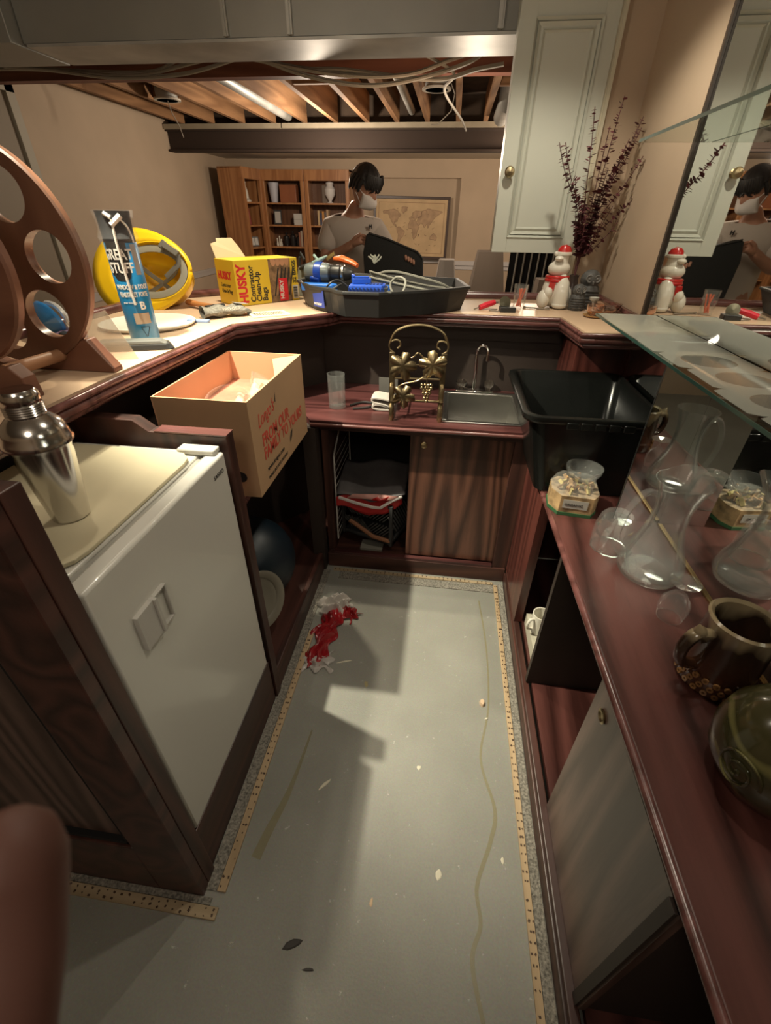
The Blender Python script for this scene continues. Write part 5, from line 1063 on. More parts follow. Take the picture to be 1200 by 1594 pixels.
g = G(); g.shell([(0, 0), (.025, 0), (.027, .004), (.034, .105), (.031, .105), (.024, .008), (0, .008)], 14); g.build('glass_wall', m_glass, t, smooth=20)
g = G(); [g.tube([(x, y, .01), (x * .3 + dx, y * .4, .088)], .0035, 6) for x, y, dx in ((-.012, 0, .012), (.0, .01, .02), (.008, -.008, -.01), (-.006, .006, .004))]; g.build('orange_sticks', mat('orange_sticks', (.70, .13, .05), .4), t)
g = G(); g.tube([(-.05, .02, 0), (.06, -.015, 0)], .0035, 6, flat=1.5); g.tube([(-.055, .03, 0), (-.05, .015, 0)], .006, 6); tag(g.build('steel_pick', m_bsteel), 'thin steel pick lying between glass and white bear', 'pick').location = (.42, 2.42, TZ + .004)

t = thing('polar_bear_figurine', 'white ceramic seated bear with red santa hat and red scarf', 'figurine', (.505, 2.50, TZ), rotz=.1)
g = G(); g.sphere((.0, .0, .075), (.062, .055, .075), 24, 16); g.sphere((-.0, -.0, .168), (.052, .048, .036), 24, 14); g.sphere((-.058, -.03, .040), (.030, .04, .042), 20, 12); g.sphere((-.045, -.045, .07), (.022, .025, .028), 16, 10)
g.tube([(.02, -.045, .02), (.02, -.048, .06), (.018, -.04, .11), (.015, -.02, .14)], [.036, .036, .032, .02], 16); g.sphere((.02, -.045, .018), (.038, .038, .020), 16, 10); g.sphere((.052, .0, .05), (.03, .04, .05), 16, 10)
g.tube([(.004, 0, .19), (.006, 0, .21), (.006, 0, .226)], [.036, .030, .030], 20); g.sphere((-.016, -.030, .212), (.020, .022, .012), 14, 8)
g.build('bear_body', m_white, t)
g = G().at(.010, 0, .222); g.lathe([(.030, 0), (.036, .004), (.036, .012), (.030, .018)], 24); g.sphere((-.036, -.004, .008), .011, 12, 8); g.build('hat_trim', m_white, t)
g = G().at(.010, 0, .236, rot=(0, .12, 0)); g.lathe([(.032, 0), (.031, .012), (.020, .026), (.0, .032)], 24); g.build('hat_top', m_redg, t)
g = G().at(.0, 0, .126); g.lathe([(.050, -.012), (.057, -.010), (.058, 0), (.054, .002), (.057, .006), (.056, .014), (.048, .016)], 28); g.at(-.036, -.05, .085, rot=(.1, .12, 0)); g.box(-.014, .014, -.006, .006, -.03, .03); g.build('scarf', m_redg, t, bevel=.003)
def owl(loc, k, lb):
    t = thing('owl_figurine', lb, 'figurine', loc, rotz=.1, group='dark stone owl figurines')
    g = G(); g.lathe([(0, 0), (.034 * k, 0), (.037 * k, .01 * k), (.037 * k, .05 * k), (.033 * k, .075 * k), (.024 * k, .085 * k)], 24, sx=1.15); g.sphere((0, 0, .10 * k), (.037 * k, .034 * k, .034 * k), 22, 14)
    for q in range(5): g.tube([(.039 * k * math.cos(PI + .4 + (PI - .8) * j / 8) * 1.12, .039 * k * math.sin(PI + .4 + (PI - .8) * j / 8), (.014 + .012 * q) * k) for j in range(9)], .0025 * k, 5)
    g.build('owl_body', mat('dark_stone', (.075, .075, .072), .55, var=.4, vscale=40, bump=.5, bscale=80), t)
    g = G()
    for s_ in (-1, 1):
        g.at(s_ * .015 * k, -.031 * k, .105 * k, rot=(PI / 2, 0, 0)); g.lathe([(.0075 * k, -.001), (.012 * k, .002), (.0135 * k, -.002)], 16); g.lathe([(0, .003), (.004 * k, .002), (.005 * k, 0)], 10)
    g.at(0, -.034 * k, .098 * k, rot=(PI * .9, 0, 0)); g.lathe([(.0, 0), (.004 * k, .004 * k), (.0, .016 * k)], 8); g.build('eyes_and_beak', mat('grey_stone_light', (.17, .165, .155), .5), t)
owl((.665, 2.52, TZ), 1.25, 'larger dark stone owl figurine in front of the dried branches'); owl((.605, 2.44, TZ), .85, 'smaller dark stone owl figurine beside the white bear')
t = thing('dried_eucalyptus', 'tall dried burgundy eucalyptus branches in a slim dark vase', 'plant', (.62, 2.66, TZ))
g = G(); g.lathe([(0, 0), (.035, 0), (.04, .02), (.03, .07), (.02, .11), (.024, .13), (.018, .13), (.016, .10), (0, .09)], 24); g.build('vase', mat('dark_vase', (.05, .035, .03), .3), t)
m_tw = mat('burgundy_leaf', (.13, .032, .040), .7, var=.3, vscale=30)
st_, lv = G(), G(); random.seed(21)
tips = [(-.20, -.06, .645), (.145, .0, .70), (.06, -.05, .36), (-.02, -.06, .38), (.04, -.02, .80), (-.08, -.06, .76), (-.18, -.10, .64), (-.10, -.05, .52), (.22, .0, .50), (.15, .03, .74), (.10, -.02, .66), (.0, -.05, .70), (.17, -.04, .60), (.11, .02, .42), (.05, .02, .56), (-.03, -.02, .45), (.08, .04, .58), (.13, -.05, .36)]
for i, (x, y, z) in enumerate(tips):
    bend = .25 if abs(x) > .12 else .45; c0 = (0, 0, .10); mid = (x * bend, y * .5, z * .55 + .03); p2 = (x * .75, y * .8, z * .84); pts = sag([c0, (x * .08, 0, .26), mid, p2, (x, y, z)], 8)
    st_.tube(pts, .0018, 5); P_ = [Vector(p) for p in pts]; L = len(P_); k = int(L * .25); acc = 0
    for j in range(int(L * .2), L - 1):
        d = (P_[j + 1] - P_[j]); nst = max(1, int(d.length / .0065))
        for q in range(nst):
            p = P_[j] + d * q / nst; a = random.uniform(0, 6.28); s_ = random.uniform(.008, .0155) * (1.15 - .45 * j / L)
            n_ = d.normalized(); o1 = n_.orthogonal(); o1 = Quaternion(n_, a) @ o1; c = p + o1 * s_ * .9; q2 = n_.cross(o1)
            tilt = (o1 + n_ * random.uniform(-.2, .9)).normalized(); e2 = q2
            lv.add([tuple(c + tilt * s_ * math.cos(w_) + e2 * s_ * .85 * math.sin(w_)) for w_ in [2 * PI * m_ / 7 for m_ in range(7)]], [tuple(range(7))])
st_.build('stems', mat('dark_red_stem', (.10, .03, .03), .7), t); lv.build('leaves', m_tw, t, smooth=0, fix=False)
t = thing('glass_dish', 'shallow clear glass dish with dark potpourri in front of the wall', 'dish', (.725, 2.36, TZ))
g = G(); g.shell([(0, 0), (.03, 0), (.05, .02), (.062, .045), (.060, .045), (.047, .021), (.028, .004), (0, .004)], 24); g.build('dish_wall', glass('rose_glass', (1, .86, .78), .03), t)
g = G(); random.seed(4)
for k in range(14): g.sphere((random.uniform(-.03, .03), random.uniform(-.025, .025), .016 + random.uniform(0, .014)), (.012, .008, .006), 8, 6)
o = g.build('dried_petals', mat('dark_petals', (.07, .045, .04), .8), t); o['kind'] = 'stuff'
t = thing('amber_coaster', 'round amber plate under a pink glass votive near the wall corner', 'plate', (.655, 2.27, TZ))
g = G(); g.lathe([(0, 0), (.04, 0), (.05, .005), (.052, .009), (.048, .008), (0, .004)], 28); g.build('plate', mat('amber_plate', (.42, .24, .09), .3), t)
t = thing('glass_votive', 'small rosy glass votive cup standing on the amber plate', 'cup', (.652, 2.275, TZ + .006))
g = G(); g.shell([(0, 0), (.025, 0), (.038, .02), (.040, .045), (.037, .045), (.034, .02), (.022, .005), (0, .005)], 20); g.build('cup_wall', glass('pink_glass', (.95, .75, .66), .08), t)
t = thing('candle_holder', 'little white rimmed glass candle holder in front of the owls', 'holder', (.665, 2.38, TZ))
g = G(); g.lathe([(.016, 0), (.018, .003), (.006, .01), (.006, .045), (.020, .055), (.023, .065), (.020, .066), (.016, .058), (0, .055)], 20); g.build('holder_body', mat('milky_glass', (.48, .48, .43), .2), t)

# ================================================================== THE ROOM BEYOND
def bookcase(loc, rz, w_, lb, first=None):
    t = thing('bookcase', lb, 'bookcase', loc, rotz=rz, group=None)
    H_ = 2.11; D_ = .34; f = .055
    g = G(); g.box(0, .02, .02, D_, 0, H_); g.box(w_ - .02, w_, .02, D_, 0, H_); g.build('side_panel', m_shelfw, t, smooth=0)
    g = G(); g.box(0, w_, 0, D_, H_ - .02, H_); g.build('top_board', m_shelfw, t, smooth=0)
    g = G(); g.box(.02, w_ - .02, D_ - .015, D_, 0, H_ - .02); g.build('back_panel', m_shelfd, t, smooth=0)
    g = G(); g.box(0, f, -.02, .02, 0, H_ - .125); g.box(w_ - f, w_, -.02, .02, 0, H_ - .125); g.box(0, w_, -.02, .02, H_ - .125, H_); g.build('face_frame', m_shelfw, t, smooth=0, bevel=.003)
    for z in (1.735, 1.468, 1.20, .93, .5, .1):
        g = G(); g.box(.021, w_ - .021, .0, D_ - .016, z - .02, z); g.build('shelf_board', m_shelfw, t, smooth=0)
    return t
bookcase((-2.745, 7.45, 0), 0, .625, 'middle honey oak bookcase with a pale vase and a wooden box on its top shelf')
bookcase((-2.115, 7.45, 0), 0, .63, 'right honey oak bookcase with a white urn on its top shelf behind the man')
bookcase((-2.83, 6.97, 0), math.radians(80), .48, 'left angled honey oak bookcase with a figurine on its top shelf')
def put(g_, nm, m, lb, cat, loc, rz=0, grp=None, **k):
    o = tag(g_.build(nm, m, **k), lb, cat, grp); o.location = loc; o.rotation_euler.z = rz; return o
S1, S2, S3 = 1.7355, 1.4685, 1.2005
put(G().lathe([(0, 0), (.045, 0), (.05, .02), (.072, .21), (.074, .235), (.07, .235), (.0, .21)], 20), 'vase', mat('pale_blue_ceramic', (.50, .50, .56), .4), 'pale bluish vase on the top shelf of the middle bookcase', 'vase', (-2.61, 7.58, S1))
put(G().box(-.12, .12, -.07, .07, 0, .21), 'wooden_box', mat('reddish_wood_box', (.30, .10, .04), .5), 'reddish wooden box on the top shelf of the middle bookcase', 'box', (-2.39, 7.60, S1), smooth=0, bevel=.006)
g = G(); g.at(0, 0, .09, rot=(-.2, 0, 0)); g.box(-.055, .055, -.008, .008, -.088, .09); o = put(g, 'framed_photo', m_blackp, 'dark framed photo on the second shelf of the middle bookcase', 'photo frame', (-2.58, 7.56, S2), .2, smooth=0)
g = G(); g.at(0, 0, .09, rot=(-.2, 0, 0)); g.box(-.04, .04, -.010, -.0085, -.07, .07); g.build('photo', mat('pale_photo', (.45, .42, .38), .5), o, smooth=0)
for k in range(2): put(G().box(-.085, .085, -.06, .06, 0, .068), 'white_box', mat('white_card_box', (.56, .54, .50), .7), ('lower' if k == 0 else 'upper') + ' of two stacked white boxes in the middle bookcase', 'box', (-2.24, 7.56, S2 + k * .0695), smooth=0, bevel=.002)
for k, (dx, h_) in enumerate(((0, .10), (.035, .13), (.06, .09))): put(G().lathe([(0, 0), (.014, 0), (.017, .02), (.008, h_ * .7), (.012, h_), (0, h_)], 10), 'small_figurine', m_white, ['leftmost of three little white figurines on the third shelf', 'tallest of three little white figurines on the third shelf', 'shortest of three little white figurines on the third shelf'][k], 'figurine', (-2.62 + dx, 7.55, S3))
for k, (dx, h_) in enumerate(((0, .17), (.10, .19), (.19, .16))): put(G().lathe([(0, 0), (.04, 0), (.045, .05), (.04, h_ * .7), (.016, h_ * .8), (.018, h_), (0, h_)], 14), 'dark_bottle', mat('dark_bottle_glass', (.02, .018, .018), .2), ['left of three dark bottles on the third shelf of the middle bookcase', 'tallest middle one of three dark bottles on the third shelf', 'right of three dark bottles on the third shelf of the middle bookcase'][k], 'bottle', (-2.49 + dx, 7.6, S3))
for k, (h_, c_) in enumerate(((.18, (.30, .12, .07)), (.20, (.42, .33, .25)), (.22, (.14, .05, .04)), (.19, (.5, .42, .34)), (.23, (.55, .5, .45)))): put(G().box(-.013, .013, -.06, .06, 0, h_), 'book', mat('book_cloth_%d' % k, c_, .7), ['short rust book leftmost beside the dark bottles', 'beige book second beside the dark bottles', 'dark maroon book in the middle of five upright books', 'tan book fourth beside the dark bottles', 'tallest cream book rightmost on the third shelf'][k], 'book', (-2.255 + k * .03, 7.55, S3), grp='books in the middle bookcase', smooth=0)
put(G().lathe([(0, 0), (.045, 0), (.02, .03), (.03, .06), (.068, .12), (.072, .22), (.05, .27), (.045, .29), (.055, .31), (.05, .35), (.02, .37), (.028, .39), (0, .41)], 24), 'urn', mat('white_urn', (.60, .57, .55), .5), 'white lidded urn on the top shelf of the right bookcase', 'urn', (-1.78, 7.53, S1 + .0, ), scale=None) if False else put(G().at(0, 0, 0, sc=(.72, .72, .62)).lathe([(0, 0), (.065, 0), (.03, .03), (.04, .06), (.098, .16), (.10, .26), (.07, .31), (.06, .33), (.075, .35), (.07, .38), (.02, .40), (.028, .42), (0, .44)], 24), 'urn', mat('white_urn', (.60, .57, .55), .5), 'white lidded urn on the top shelf of the right bookcase', 'urn', (-1.78, 7.53, S1))
put(G().box(-.10, .02, 0, .01, 0, .21), 'photo_print', mat('grey_brown_photo', (.22, .17, .13), .6), 'grey print propped behind the white urn', 'photo', (-1.83, 7.68, S1), smooth=0)
for k, (h_, c_) in enumerate(((.18, (.50, .36, .20)), (.15, (.04, .05, .10)), (.17, (.55, .25, .06)), (.16, (.12, .10, .10)), (.19, (.45, .30, .18)))): put(G().box(-.014, .014, -.06, .06, 0, h_), 'book', mat('book_cloth_r%d' % k, c_, .7), ['tan book leftmost in the right bookcase', 'navy book second in the right bookcase', 'orange spined book in the right bookcase', 'dark grey book fourth in the right bookcase', 'light brown book nearest the man in the right bookcase'][k], 'book', (-1.95 + k * .032, 7.55, S2), grp='books in the right bookcase', smooth=0)
put(G().lathe([(0, 0), (.03, 0), (.034, .07), (.012, .10), (.014, .15), (0, .15)], 14), 'dark_bottle', mat('dark_bottle_b', (.03, .02, .02), .2), 'single dark bottle on the third shelf of the right bookcase', 'bottle', (-1.90, 7.55, S3))
t = thing('lady_figurine', 'white and green robed figurine on the top shelf of the left bookcase', 'figurine', (-2.92, 7.27, S1))
g = G(); g.lathe([(0, 0), (.075, 0), (.08, .02), (.065, .03), (.05, .04), (.045, .12), (.022, .19), (.026, .23)], 18); g.sphere((0, 0, .26), (.026, .024, .03), 14, 10); g.build('robe', m_white, t)
g = G(); g.tube([(-.03, -.03, .05), (-.02, -.04, .13), (.0, -.02, .19)], [.02, .018, .012], 8); g.build('green_sash', mat('green_glaze', (.10, .22, .14), .4), t)
g = G(); g.sphere((0, 0, .28), (.03, .028, .022), 12, 8); g.build('hair', mat('brown_glaze', (.12, .05, .03), .4), t)
put(G().prism([(-.05, -.035), (.05, -.035), (.04, .035), (-.04, .035)], 0, .2, top=[(-.02, -.02), (.03, -.02), (.025, .02), (-.02, .02)]), 'red_ornament', mat('dusty_red_ceramic', (.33, .07, .06), .4), 'tapering dusty red ornament on the second shelf of the left bookcase', 'ornament', (-2.92, 7.26, S2), smooth=0, bevel=.004)
for k in range(3):
    g = G(); g.at(0, 0, .06, rot=(-.25, 0, 0)); g.box(-.035, .035, -.006, .006, -.058, .06); o = put(g, 'framed_photo', m_blackp, ['leftmost of three little photo frames on the left bookcase', 'middle of three little photo frames on the left bookcase', 'rightmost of three little photo frames on the left bookcase'][k], 'photo frame', (-2.92 + k * .025, 7.19 + k * .075, S3), .6, smooth=0)
    g = G(); g.at(0, 0, .06, rot=(-.25, 0, 0)); g.box(-.026, .026, -.0085, -.0065, -.045, .047); g.build('photo', mat('pale_photo_%d' % k, (.5, .48, .44), .5), o, smooth=0)

t = thing('wall_map', 'framed parchment world map leaning in the wall niche behind the man', 'map', (-.66, 7.80, 1.058), rot=(-.06, .012, 0))
W2, H2 = .555, .78
g = G(); g.box(-W2, W2, 0, .03, 0, .035); g.box(-W2, W2, 0, .03, H2 - .035, H2); g.box(-W2, -W2 + .035, 0, .03, .035, H2 - .035); g.box(W2 - .035, W2, 0, .03, .035, H2 - .035); g.build('map_frame', mat('dark_walnut_frame', (.055, .028, .018), .4), t, smooth=0, bevel=.003)
g = G(); g.box(-W2 + .03, W2 - .03, .012, .022, .03, H2 - .03); g.build('parchment', mat('parchment', (.60, .43, .25), .8, var=.12, vscale=5), t, smooth=0)
g = G(); q = .075; 
for (x0, x1, z0, z1) in ((-W2 + q, W2 - q, q, q + .004), (-W2 + q, W2 - q, H2 - q - .004, H2 - q), (-W2 + q, -W2 + q + .004, q, H2 - q), (W2 - q - .004, W2 - q, q, H2 - q)): g.box(x0, x1, .0105, .012, z0, z1)
g.build('border_line', mat('brown_ink', (.22, .10, .05), .7), t, smooth=0)
conts = {'north_america': [(-165, 65), (-140, 70), (-95, 74), (-80, 68), (-60, 52), (-75, 42), (-82, 28), (-97, 26), (-88, 16), (-80, 8), (-100, 18), (-115, 32), (-125, 45), (-135, 58), (-160, 58)],
         'south_america': [(-80, 8), (-62, 10), (-50, 0), (-35, -7), (-42, -23), (-58, -38), (-68, -54), (-74, -45), (-71, -20), (-81, -5)],
         'africa': [(-16, 15), (-6, 35), (10, 37), (32, 31), (43, 12), (51, 11), (40, -5), (35, -24), (20, -35), (12, -15), (8, 4), (-8, 5)],
         'europe': [(-9, 38), (-9, 44), (0, 48), (8, 55), (6, 62), (25, 71), (45, 68), (60, 70), (60, 50), (40, 45), (28, 41), (22, 37), (12, 44), (3, 42)],
         'asia': [(60, 70), (100, 78), (140, 73), (178, 68), (160, 60), (142, 52), (130, 42), (121, 31), (108, 20), (100, 8), (90, 22), (78, 8), (70, 22), (57, 26), (44, 14), (36, 32), (40, 45), (60, 50)],
         'australia': [(114, -22), (130, -12), (142, -12), (153, -27), (147, -38), (130, -32), (116, -34)], 'greenland': [(-55, 82), (-22, 82), (-25, 70), (-45, 60), (-55, 68)], 'madagascar': [(44, -16), (50, -16), (47, -25)]}
m_ink = mat('map_land_tint', (.46, .31, .19), .8, var=.2, vscale=14); m_ink2 = mat('map_coast_ink', (.24, .15, .10), .8)
gl, gi = G(), G(); rnd = random.Random(5)
for nm_, pts in conts.items():
    out = []
    for i in range(len(pts)):
        a_, b_ = pts[i], pts[(i + 1) % len(pts)]
        for k in range(5): u = k / 5; out.append(((a_[0] + (b_[0] - a_[0]) * u + rnd.uniform(-2, 2)) / 180 * (W2 - q - .02), (a_[1] + (b_[1] - a_[1]) * u + rnd.uniform(-1.6, 1.6)) / 90 * (H2 / 2 - q - .01) * 1.0 + H2 / 2 - .02))
    gl.add([(x, .0112, z) for x, z in out], [tuple(range(len(out)))])
    gi.tube([(x, .011, z) for x, z in out], .0018, 4, closed=True)
for k in range(22): cx, cz = rnd.uniform(-.42, .42), rnd.uniform(.12, .66); gi.tube([(cx + rnd.uniform(-.02, .02), .011, cz + rnd.uniform(-.012, .012)) for _ in range(5)], .0012, 4)
gl.build('land_print', m_ink, t, smooth=0, fix=False); gi.build('coast_lines', m_ink2, t, smooth=0)

def drape(name, lb, loc, hx, hy, top, flare, m, seed, slope=0):
    rnd = random.Random(seed); ph = [rnd.uniform(0, 6) for _ in range(4)]; g = G()
    def fn(u, v):
        a = 2 * PI * u; c, s_ = math.cos(a), math.sin(a); k = 1 / max(abs(c), abs(s_)) ** .75
        if v < .25: q = v / .25; r_ = q; z = top - .01 * q * q + slope * c * hx * q
        else: q = (v - .25) / .75; r_ = 1 + flare * q + .05 * q * math.sin(9 * a + ph[0]) + .03 * q * math.sin(17 * a + ph[1]); z = (top + slope * c * hx) * (1 - q) + .01
        return (hx * r_ * c * k, hy * r_ * s_ * k, z)
    g.grid(fn, 72, 16); o = tag(g.build(name, m, fix=False, smooth=60), lb, 'covered chair'); o.location = loc; return o
drape('covered_chair', 'tall chair under a taupe dust sheet beyond the bar near the cabinet', (.315, 4.55, 0), .11, .13, 1.345, 1.9, m_cloth, 3)
drape('covered_chair', 'low chair under a pale dust sheet just right of the black case', (-.06, 5.35, 0), .08, .12, 1.22, 2.0, m_clothw, 6)
drape('covered_chair', 'second taupe covered chair partly hidden under the white cabinet', (.92, 5.0, 0), .10, .12, 1.10, .8, m_cloth, 8)
t = thing('stair_railing', 'black railing with pale spindles seen below the white cabinet', 'railing', (.95, 5.6, 0))
g = G()
for k in range(8): g.tube([(-.30 + k * .075, 0, .0), (-.27 + k * .075, 0, 1.36)], .010, 8)
g.build('spindles', mat('grey_spindle', (.30, .29, .25), .5), t)
g = G(); g.tube([(-.34, 0, 1.37), (.36, 0, 1.37)], .02, 8); g.tube([(-.34, 0, .05), (.36, 0, .05)], .02, 8); g.build('rail', m_blackp, t)
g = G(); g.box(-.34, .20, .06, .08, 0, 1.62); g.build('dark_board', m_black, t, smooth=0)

# ================================================================== THE MAN
t = thing('person', 'person in cream t-shirt and white face mask looking down into a black case', 'person', (-.84, 4.2, 0))
def L3(x, y, z): return (x + .84, y - 4.2, z)
P = []; E = []; R = []
def vtx(x, y, z, r, par=None):
    P.append(L3(x, y, z)); R.append(r)
    if par is not None: E.append((par, len(P) - 1))
    return len(P) - 1
pel = vtx(-.86, 4.28, 1.03, (.17, .115)); ab = vtx(-.855, 4.27, 1.22, (.155, .10), pel); ch = vtx(-.83, 4.24, 1.42, (.175, .11), ab); up = vtx(-.82, 4.23, 1.52, (.11, .075), ch); nk = vtx(-.80, 4.20, 1.61, .062, up); hd = vtx(-.765, 4.165, 1.70, .06, nk)
def arm(sh_, el, wr, pm, dirs, thumb):
    s0 = vtx(*sh_, .07, up); s1 = vtx(*[(a + b_) / 2 for a, b_ in zip(sh_, el)], .056, s0); e = vtx(*el, .046, s1); f_ = vtx(*[(a + b_) / 2 for a, b_ in zip(el, wr)], .043, e); w_ = vtx(*wr, .029, f_); p = vtx(*pm, (.042, .02), w_)
    for (a, b_, c_) in dirs:
        k1 = vtx(*a, .0125, p); k2 = vtx(*b_, .011, k1); vtx(*c_, .009, k2)
    k1 = vtx(*thumb[0], .014, w_); vtx(*thumb[1], .011, k1)
arm((-1.005, 4.20, 1.51), (-1.03, 4.08, 1.29), (-.80, 3.98, 1.395), (-.735, 3.955, 1.43),
    [((-.70 + .01 * k, 3.935 + .0 * k, 1.475 - .02 * k), (-.665 + .006 * k, 3.925, 1.465 - .022 * k), (-.655, 3.94, 1.435 - .018 * k)) for k in range(4)], ((-.745, 3.93, 1.46), (-.70, 3.92, 1.485)))
arm((-.64, 4.27, 1.51), (-.50, 4.22, 1.30), (-.40, 4.02, 1.30), (-.375, 3.965, 1.32),
    [((-.36 + .02 * k, 3.93, 1.35 - .008 * k), (-.355 + .02 * k, 3.90, 1.345 - .01 * k), (-.35 + .02 * k, 3.895, 1.315 - .01 * k)) for k in range(4)], ((-.41, 3.95, 1.345), (-.41, 3.92, 1.36)))
for sx in (-1, 1):
    h = vtx(-.86 + sx * .095, 4.28, .96, .10, pel); k = vtx(-.86 + sx * .12, 4.25, .62, .065, h); c = vtx(-.86 + sx * .125, 4.28, .50, .062, k); a = vtx(-.86 + sx * .13, 4.30, .27, .04, c); vtx(-.86 + sx * .15, 4.17, .24, .04, a)
skinned('body', P, E, R, m_skin, t)
# shirt
P = []; E = []; R = []
pel = vtx(-.86, 4.28, .96, (.195, .14)); ab = vtx(-.86, 4.27, 1.18, (.185, .135), pel); ch = vtx(-.835, 4.24, 1.40, (.195, .14), ab); up = vtx(-.82, 4.23, 1.535, (.15, .12), ch); vtx(-.812, 4.215, 1.585, .095, up)
for sh_, el in (((-1.0, 4.20, 1.505), (-1.035, 4.09, 1.34)), ((-.64, 4.27, 1.505), (-.53, 4.235, 1.36))):
    s0 = vtx(*sh_, .092, up); s1 = vtx(*[(a + b_) / 2 for a, b_ in zip(sh_, el)], .085, s0); vtx(*el, .080, s1)
skinned('t_shirt', P, E, R, m_shirt, t)
P = []; E = []; R = []
pel = vtx(-.86, 4.28, 1.00, (.18, .125))
for sx in (-1, 1):
    h = vtx(-.86 + sx * .1, 4.28, .88, .115, pel); k = vtx(-.86 + sx * .12, 4.25, .62, .085, h); vtx(-.86 + sx * .13, 4.29, .29, .072, k)
skinned('trousers', P, E, R, m_pants, t)
g = G(); 
for sx in (-1, 1): g.at(.0 - .02 + sx * .14 , -.06, .2); g.prism([(-.05, -.11), (.05, -.11), (.045, .12), (-.045, .12)], 0, .07, top=[(-.04, -.08), (.04, -.08), (.04, .11), (-.04, .11)])
g.build('shoes', m_blackp, t, bevel=.01)
# head: local x forward, y left, z up
hf = Vector((.74, -.46, -.46)).normalized(); hl = Vector((0, 0, 1)).cross(hf).normalized(); hu = hf.cross(hl).normalized()
HM = Matrix((hf, hl, hu)).transposed().to_4x4(); HM.translation = Vector(L3(-.70, 4.10, 1.775))
g = G(); g.M = HM
def headpt(u, v):
    th_ = PI * u; ph_ = 2 * PI * v; x, y, z = math.sin(th_) * math.cos(ph_), math.sin(th_) * math.sin(ph_), -math.cos(th_)
    X, Y, Z = .110 * x, .088 * y, .130 * z
    if z < 0: Y *= 1 + .28 * z; X *= 1 + .12 * z if x > 0 else 1 + .35 * z
    nose = math.exp(-((y * 5.5) ** 2) - ((z + .12) * 4.5) ** 2) if x > 0 else 0; X += .028 * nose
    brow = math.exp(-((z - .22) * 6) ** 2) * .006 if x > .4 else 0; X += brow
    for s_ in (-1, 1):
        if x > 0: X -= .012 * math.exp(-((y - s_ * .38) * 5) ** 2 - ((z - .04) * 6) ** 2)
    chin = math.exp(-((y * 3) ** 2) - ((z + .85) * 4) ** 2) if x > -.2 else 0; X += .02 * chin
    return (X, Y, Z)
g.grid(headpt, 36, 48); g.build('head', m_skin, t)
g = G(); g.M = HM
for s_ in (-1, 1):
    g.sphere((-.005, s_ * .088, -.005), (.020, .009, .032), 12, 10)
g.build('ears', m_skin, t)
g = G(); g.M = HM
for s_ in (-1, 1): g.tube([(.098, s_ * .018, .008), (.097, s_ * .034, .010), (.090, s_ * .050, .004)], .003, 6); g.tube([(.106, s_ * .016, .030), (.104, s_ * .036, .034), (.094, s_ * .056, .028)], .004, 6)
g.build('eyes_and_brows', m_hair, t)
g = G(); g.M = HM
def hairpt(u, v):
    th_ = PI * (.36 + .64 * u); ph_ = 2 * PI * v; x, y, z = math.sin(th_) * math.cos(ph_), math.sin(th_) * math.sin(ph_), -math.cos(th_)
    lim = .18 if x > .3 else (-.1 if abs(y) > .75 else -.55)
    z2 = max(z, lim - .10 * math.sin(13 * ph_)) if u < .55 else z
    r_ = 1.16 + .03 * math.sin(11 * ph_ + 5 * th_) + .02 * math.sin(23 * ph_)
    return (.112 * x * r_ - .004, .090 * y * r_, .132 * z2 * 1.13 + .004)
g.grid(hairpt, 26, 60)
random.seed(9)
for k in range(16):
    a = -1.0 + 2.0 * k / 15; g.tube([(.10 * math.cos(a * .9), .085 * math.sin(a), .112), (.118 * math.cos(a * .85), .098 * math.sin(a), .075), (.119 * math.cos(a * .8), .098 * math.sin(a), .026 + random.uniform(-.012, .012))], [.012, .010, .004], 6)
for s_ in (-1, 1):
    for k in range(4): g.tube([(.04 - .025 * k, s_ * .095, .07), (.035 - .027 * k, s_ * .105, .03), (.035 - .03 * k, s_ * .103, -.01 - .008 * k)], [.016, .014, .004], 6)
g.build('hair', m_hair, t, fix=True)
g = G(); g.M = HM
g.grid(lambda u, v: (.088 + .058 * math.sin(PI * u) ** .7 * math.sin(PI * v) ** .6 - .03 * (abs(2 * v - 1) ** 2), .072 * (2 * v - 1), -.112 + .105 * u), 14, 18); g.build('face_mask', m_mask, t, fix=False, solid=.003)
g = G(); g.M = HM
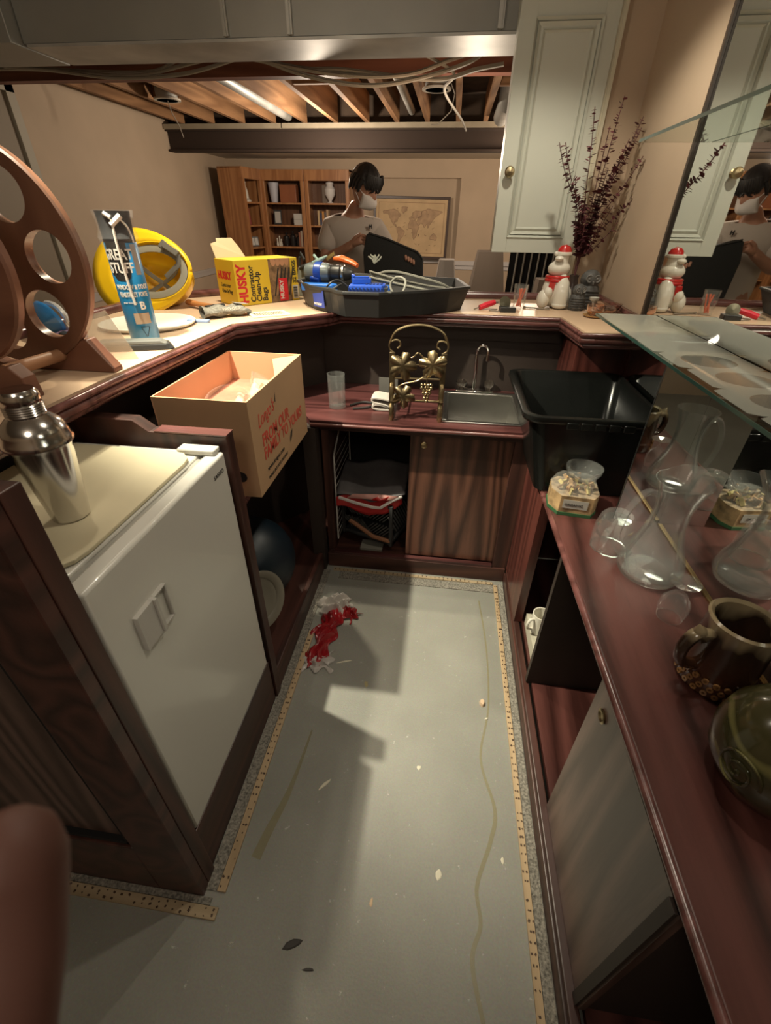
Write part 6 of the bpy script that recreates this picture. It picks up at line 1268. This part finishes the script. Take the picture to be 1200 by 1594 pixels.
for s_ in (-1, 1):
    g.tube([(.07, s_ * .068, -.02), (.03, s_ * .088, .0), (-.01, s_ * .094, .03)], .0022, 5); g.tube([(.065, s_ * .065, -.09), (.02, s_ * .078, -.05), (-.02, s_ * .090, -.02)], .0022, 5)
g.build('mask_straps', m_mask, t)
text('H', .035, L3(-.672, 4.108, 1.515), (1, .22, 0), (0, -.15, 1), m_blackprint, 'shirt_emblem', t, world=False, bold=.002, ext=.006)

def push(o, k=1.143):
    o.location = Vector((0, 0, 1.6)) + (Vector(o.location) - Vector((0, 0, 1.6))) * k; o.scale = (k, k, k)
push(t)
t = thing('black_case', 'open black fabric case held up by the man in the cream shirt', 'case', (-.45, 3.93, 0))
g = G(); f = [(-.21, 1.475), (-.19, 1.49), (-.05, 1.455), (.18, 1.375), (.225, 1.33), (.235, 1.12), (-.22, 1.12), (-.235, 1.36)]
n = len(f); g.add([(x, -.03, z) for x, z in f] + [(x, .05, z) for x, z in f], [tuple(range(n)), tuple(range(n, 2 * n))[::-1]] + [(i, (i + 1) % n, n + (i + 1) % n, n + i) for i in range(n)])
g.build('case_body', mat('black_fabric', (.012, .013, .012), .7, bump=.4, bscale=120), t, smooth=0, bevel=.008)
g = G(); g.tube([(x, -.032, z) for x, z in f[1:5]], .006, 6); g.build('edge_zip', mat('dark_zip', (.03, .03, .028), .4), t)
B(-.12, .2, .05, .3, 0, 1.12).build('case_stand', m_blackp, t, bevel=.01) if False else None

push(t)
# finger of whoever holds the camera
def camp(px, py, d): v = Vector((px - 600, 797 - py, -697.16)) * (d / 697.16); return cam.matrix_world @ v
t = thing('fingertip', 'blurred skin-toned fingertip of the photographer at the lower left edge', 'finger', tuple(camp(-60, 1460, .10)))
pp = [camp(14, 1340, .105), camp(10, 1400, .105), camp(0, 1500, .10), camp(-18, 1640, .095), camp(-40, 1800, .09)]
g = G(); P_ = [p - t.location for p in pp]; q0 = P_[0]; dv = (P_[0] - P_[1]).normalized()
path = [q0 + dv * .0118, q0 + dv * .0105, q0 + dv * .007, q0 + dv * .003] + P_; g.tube([tuple(p) for p in path], [.001, .0045, .0088, .0106, .0118, .0124, .0126, .0122, .013], 24); g.build('finger', mat('finger_skin', (.085, .030, .019), .6), t, smooth=80)
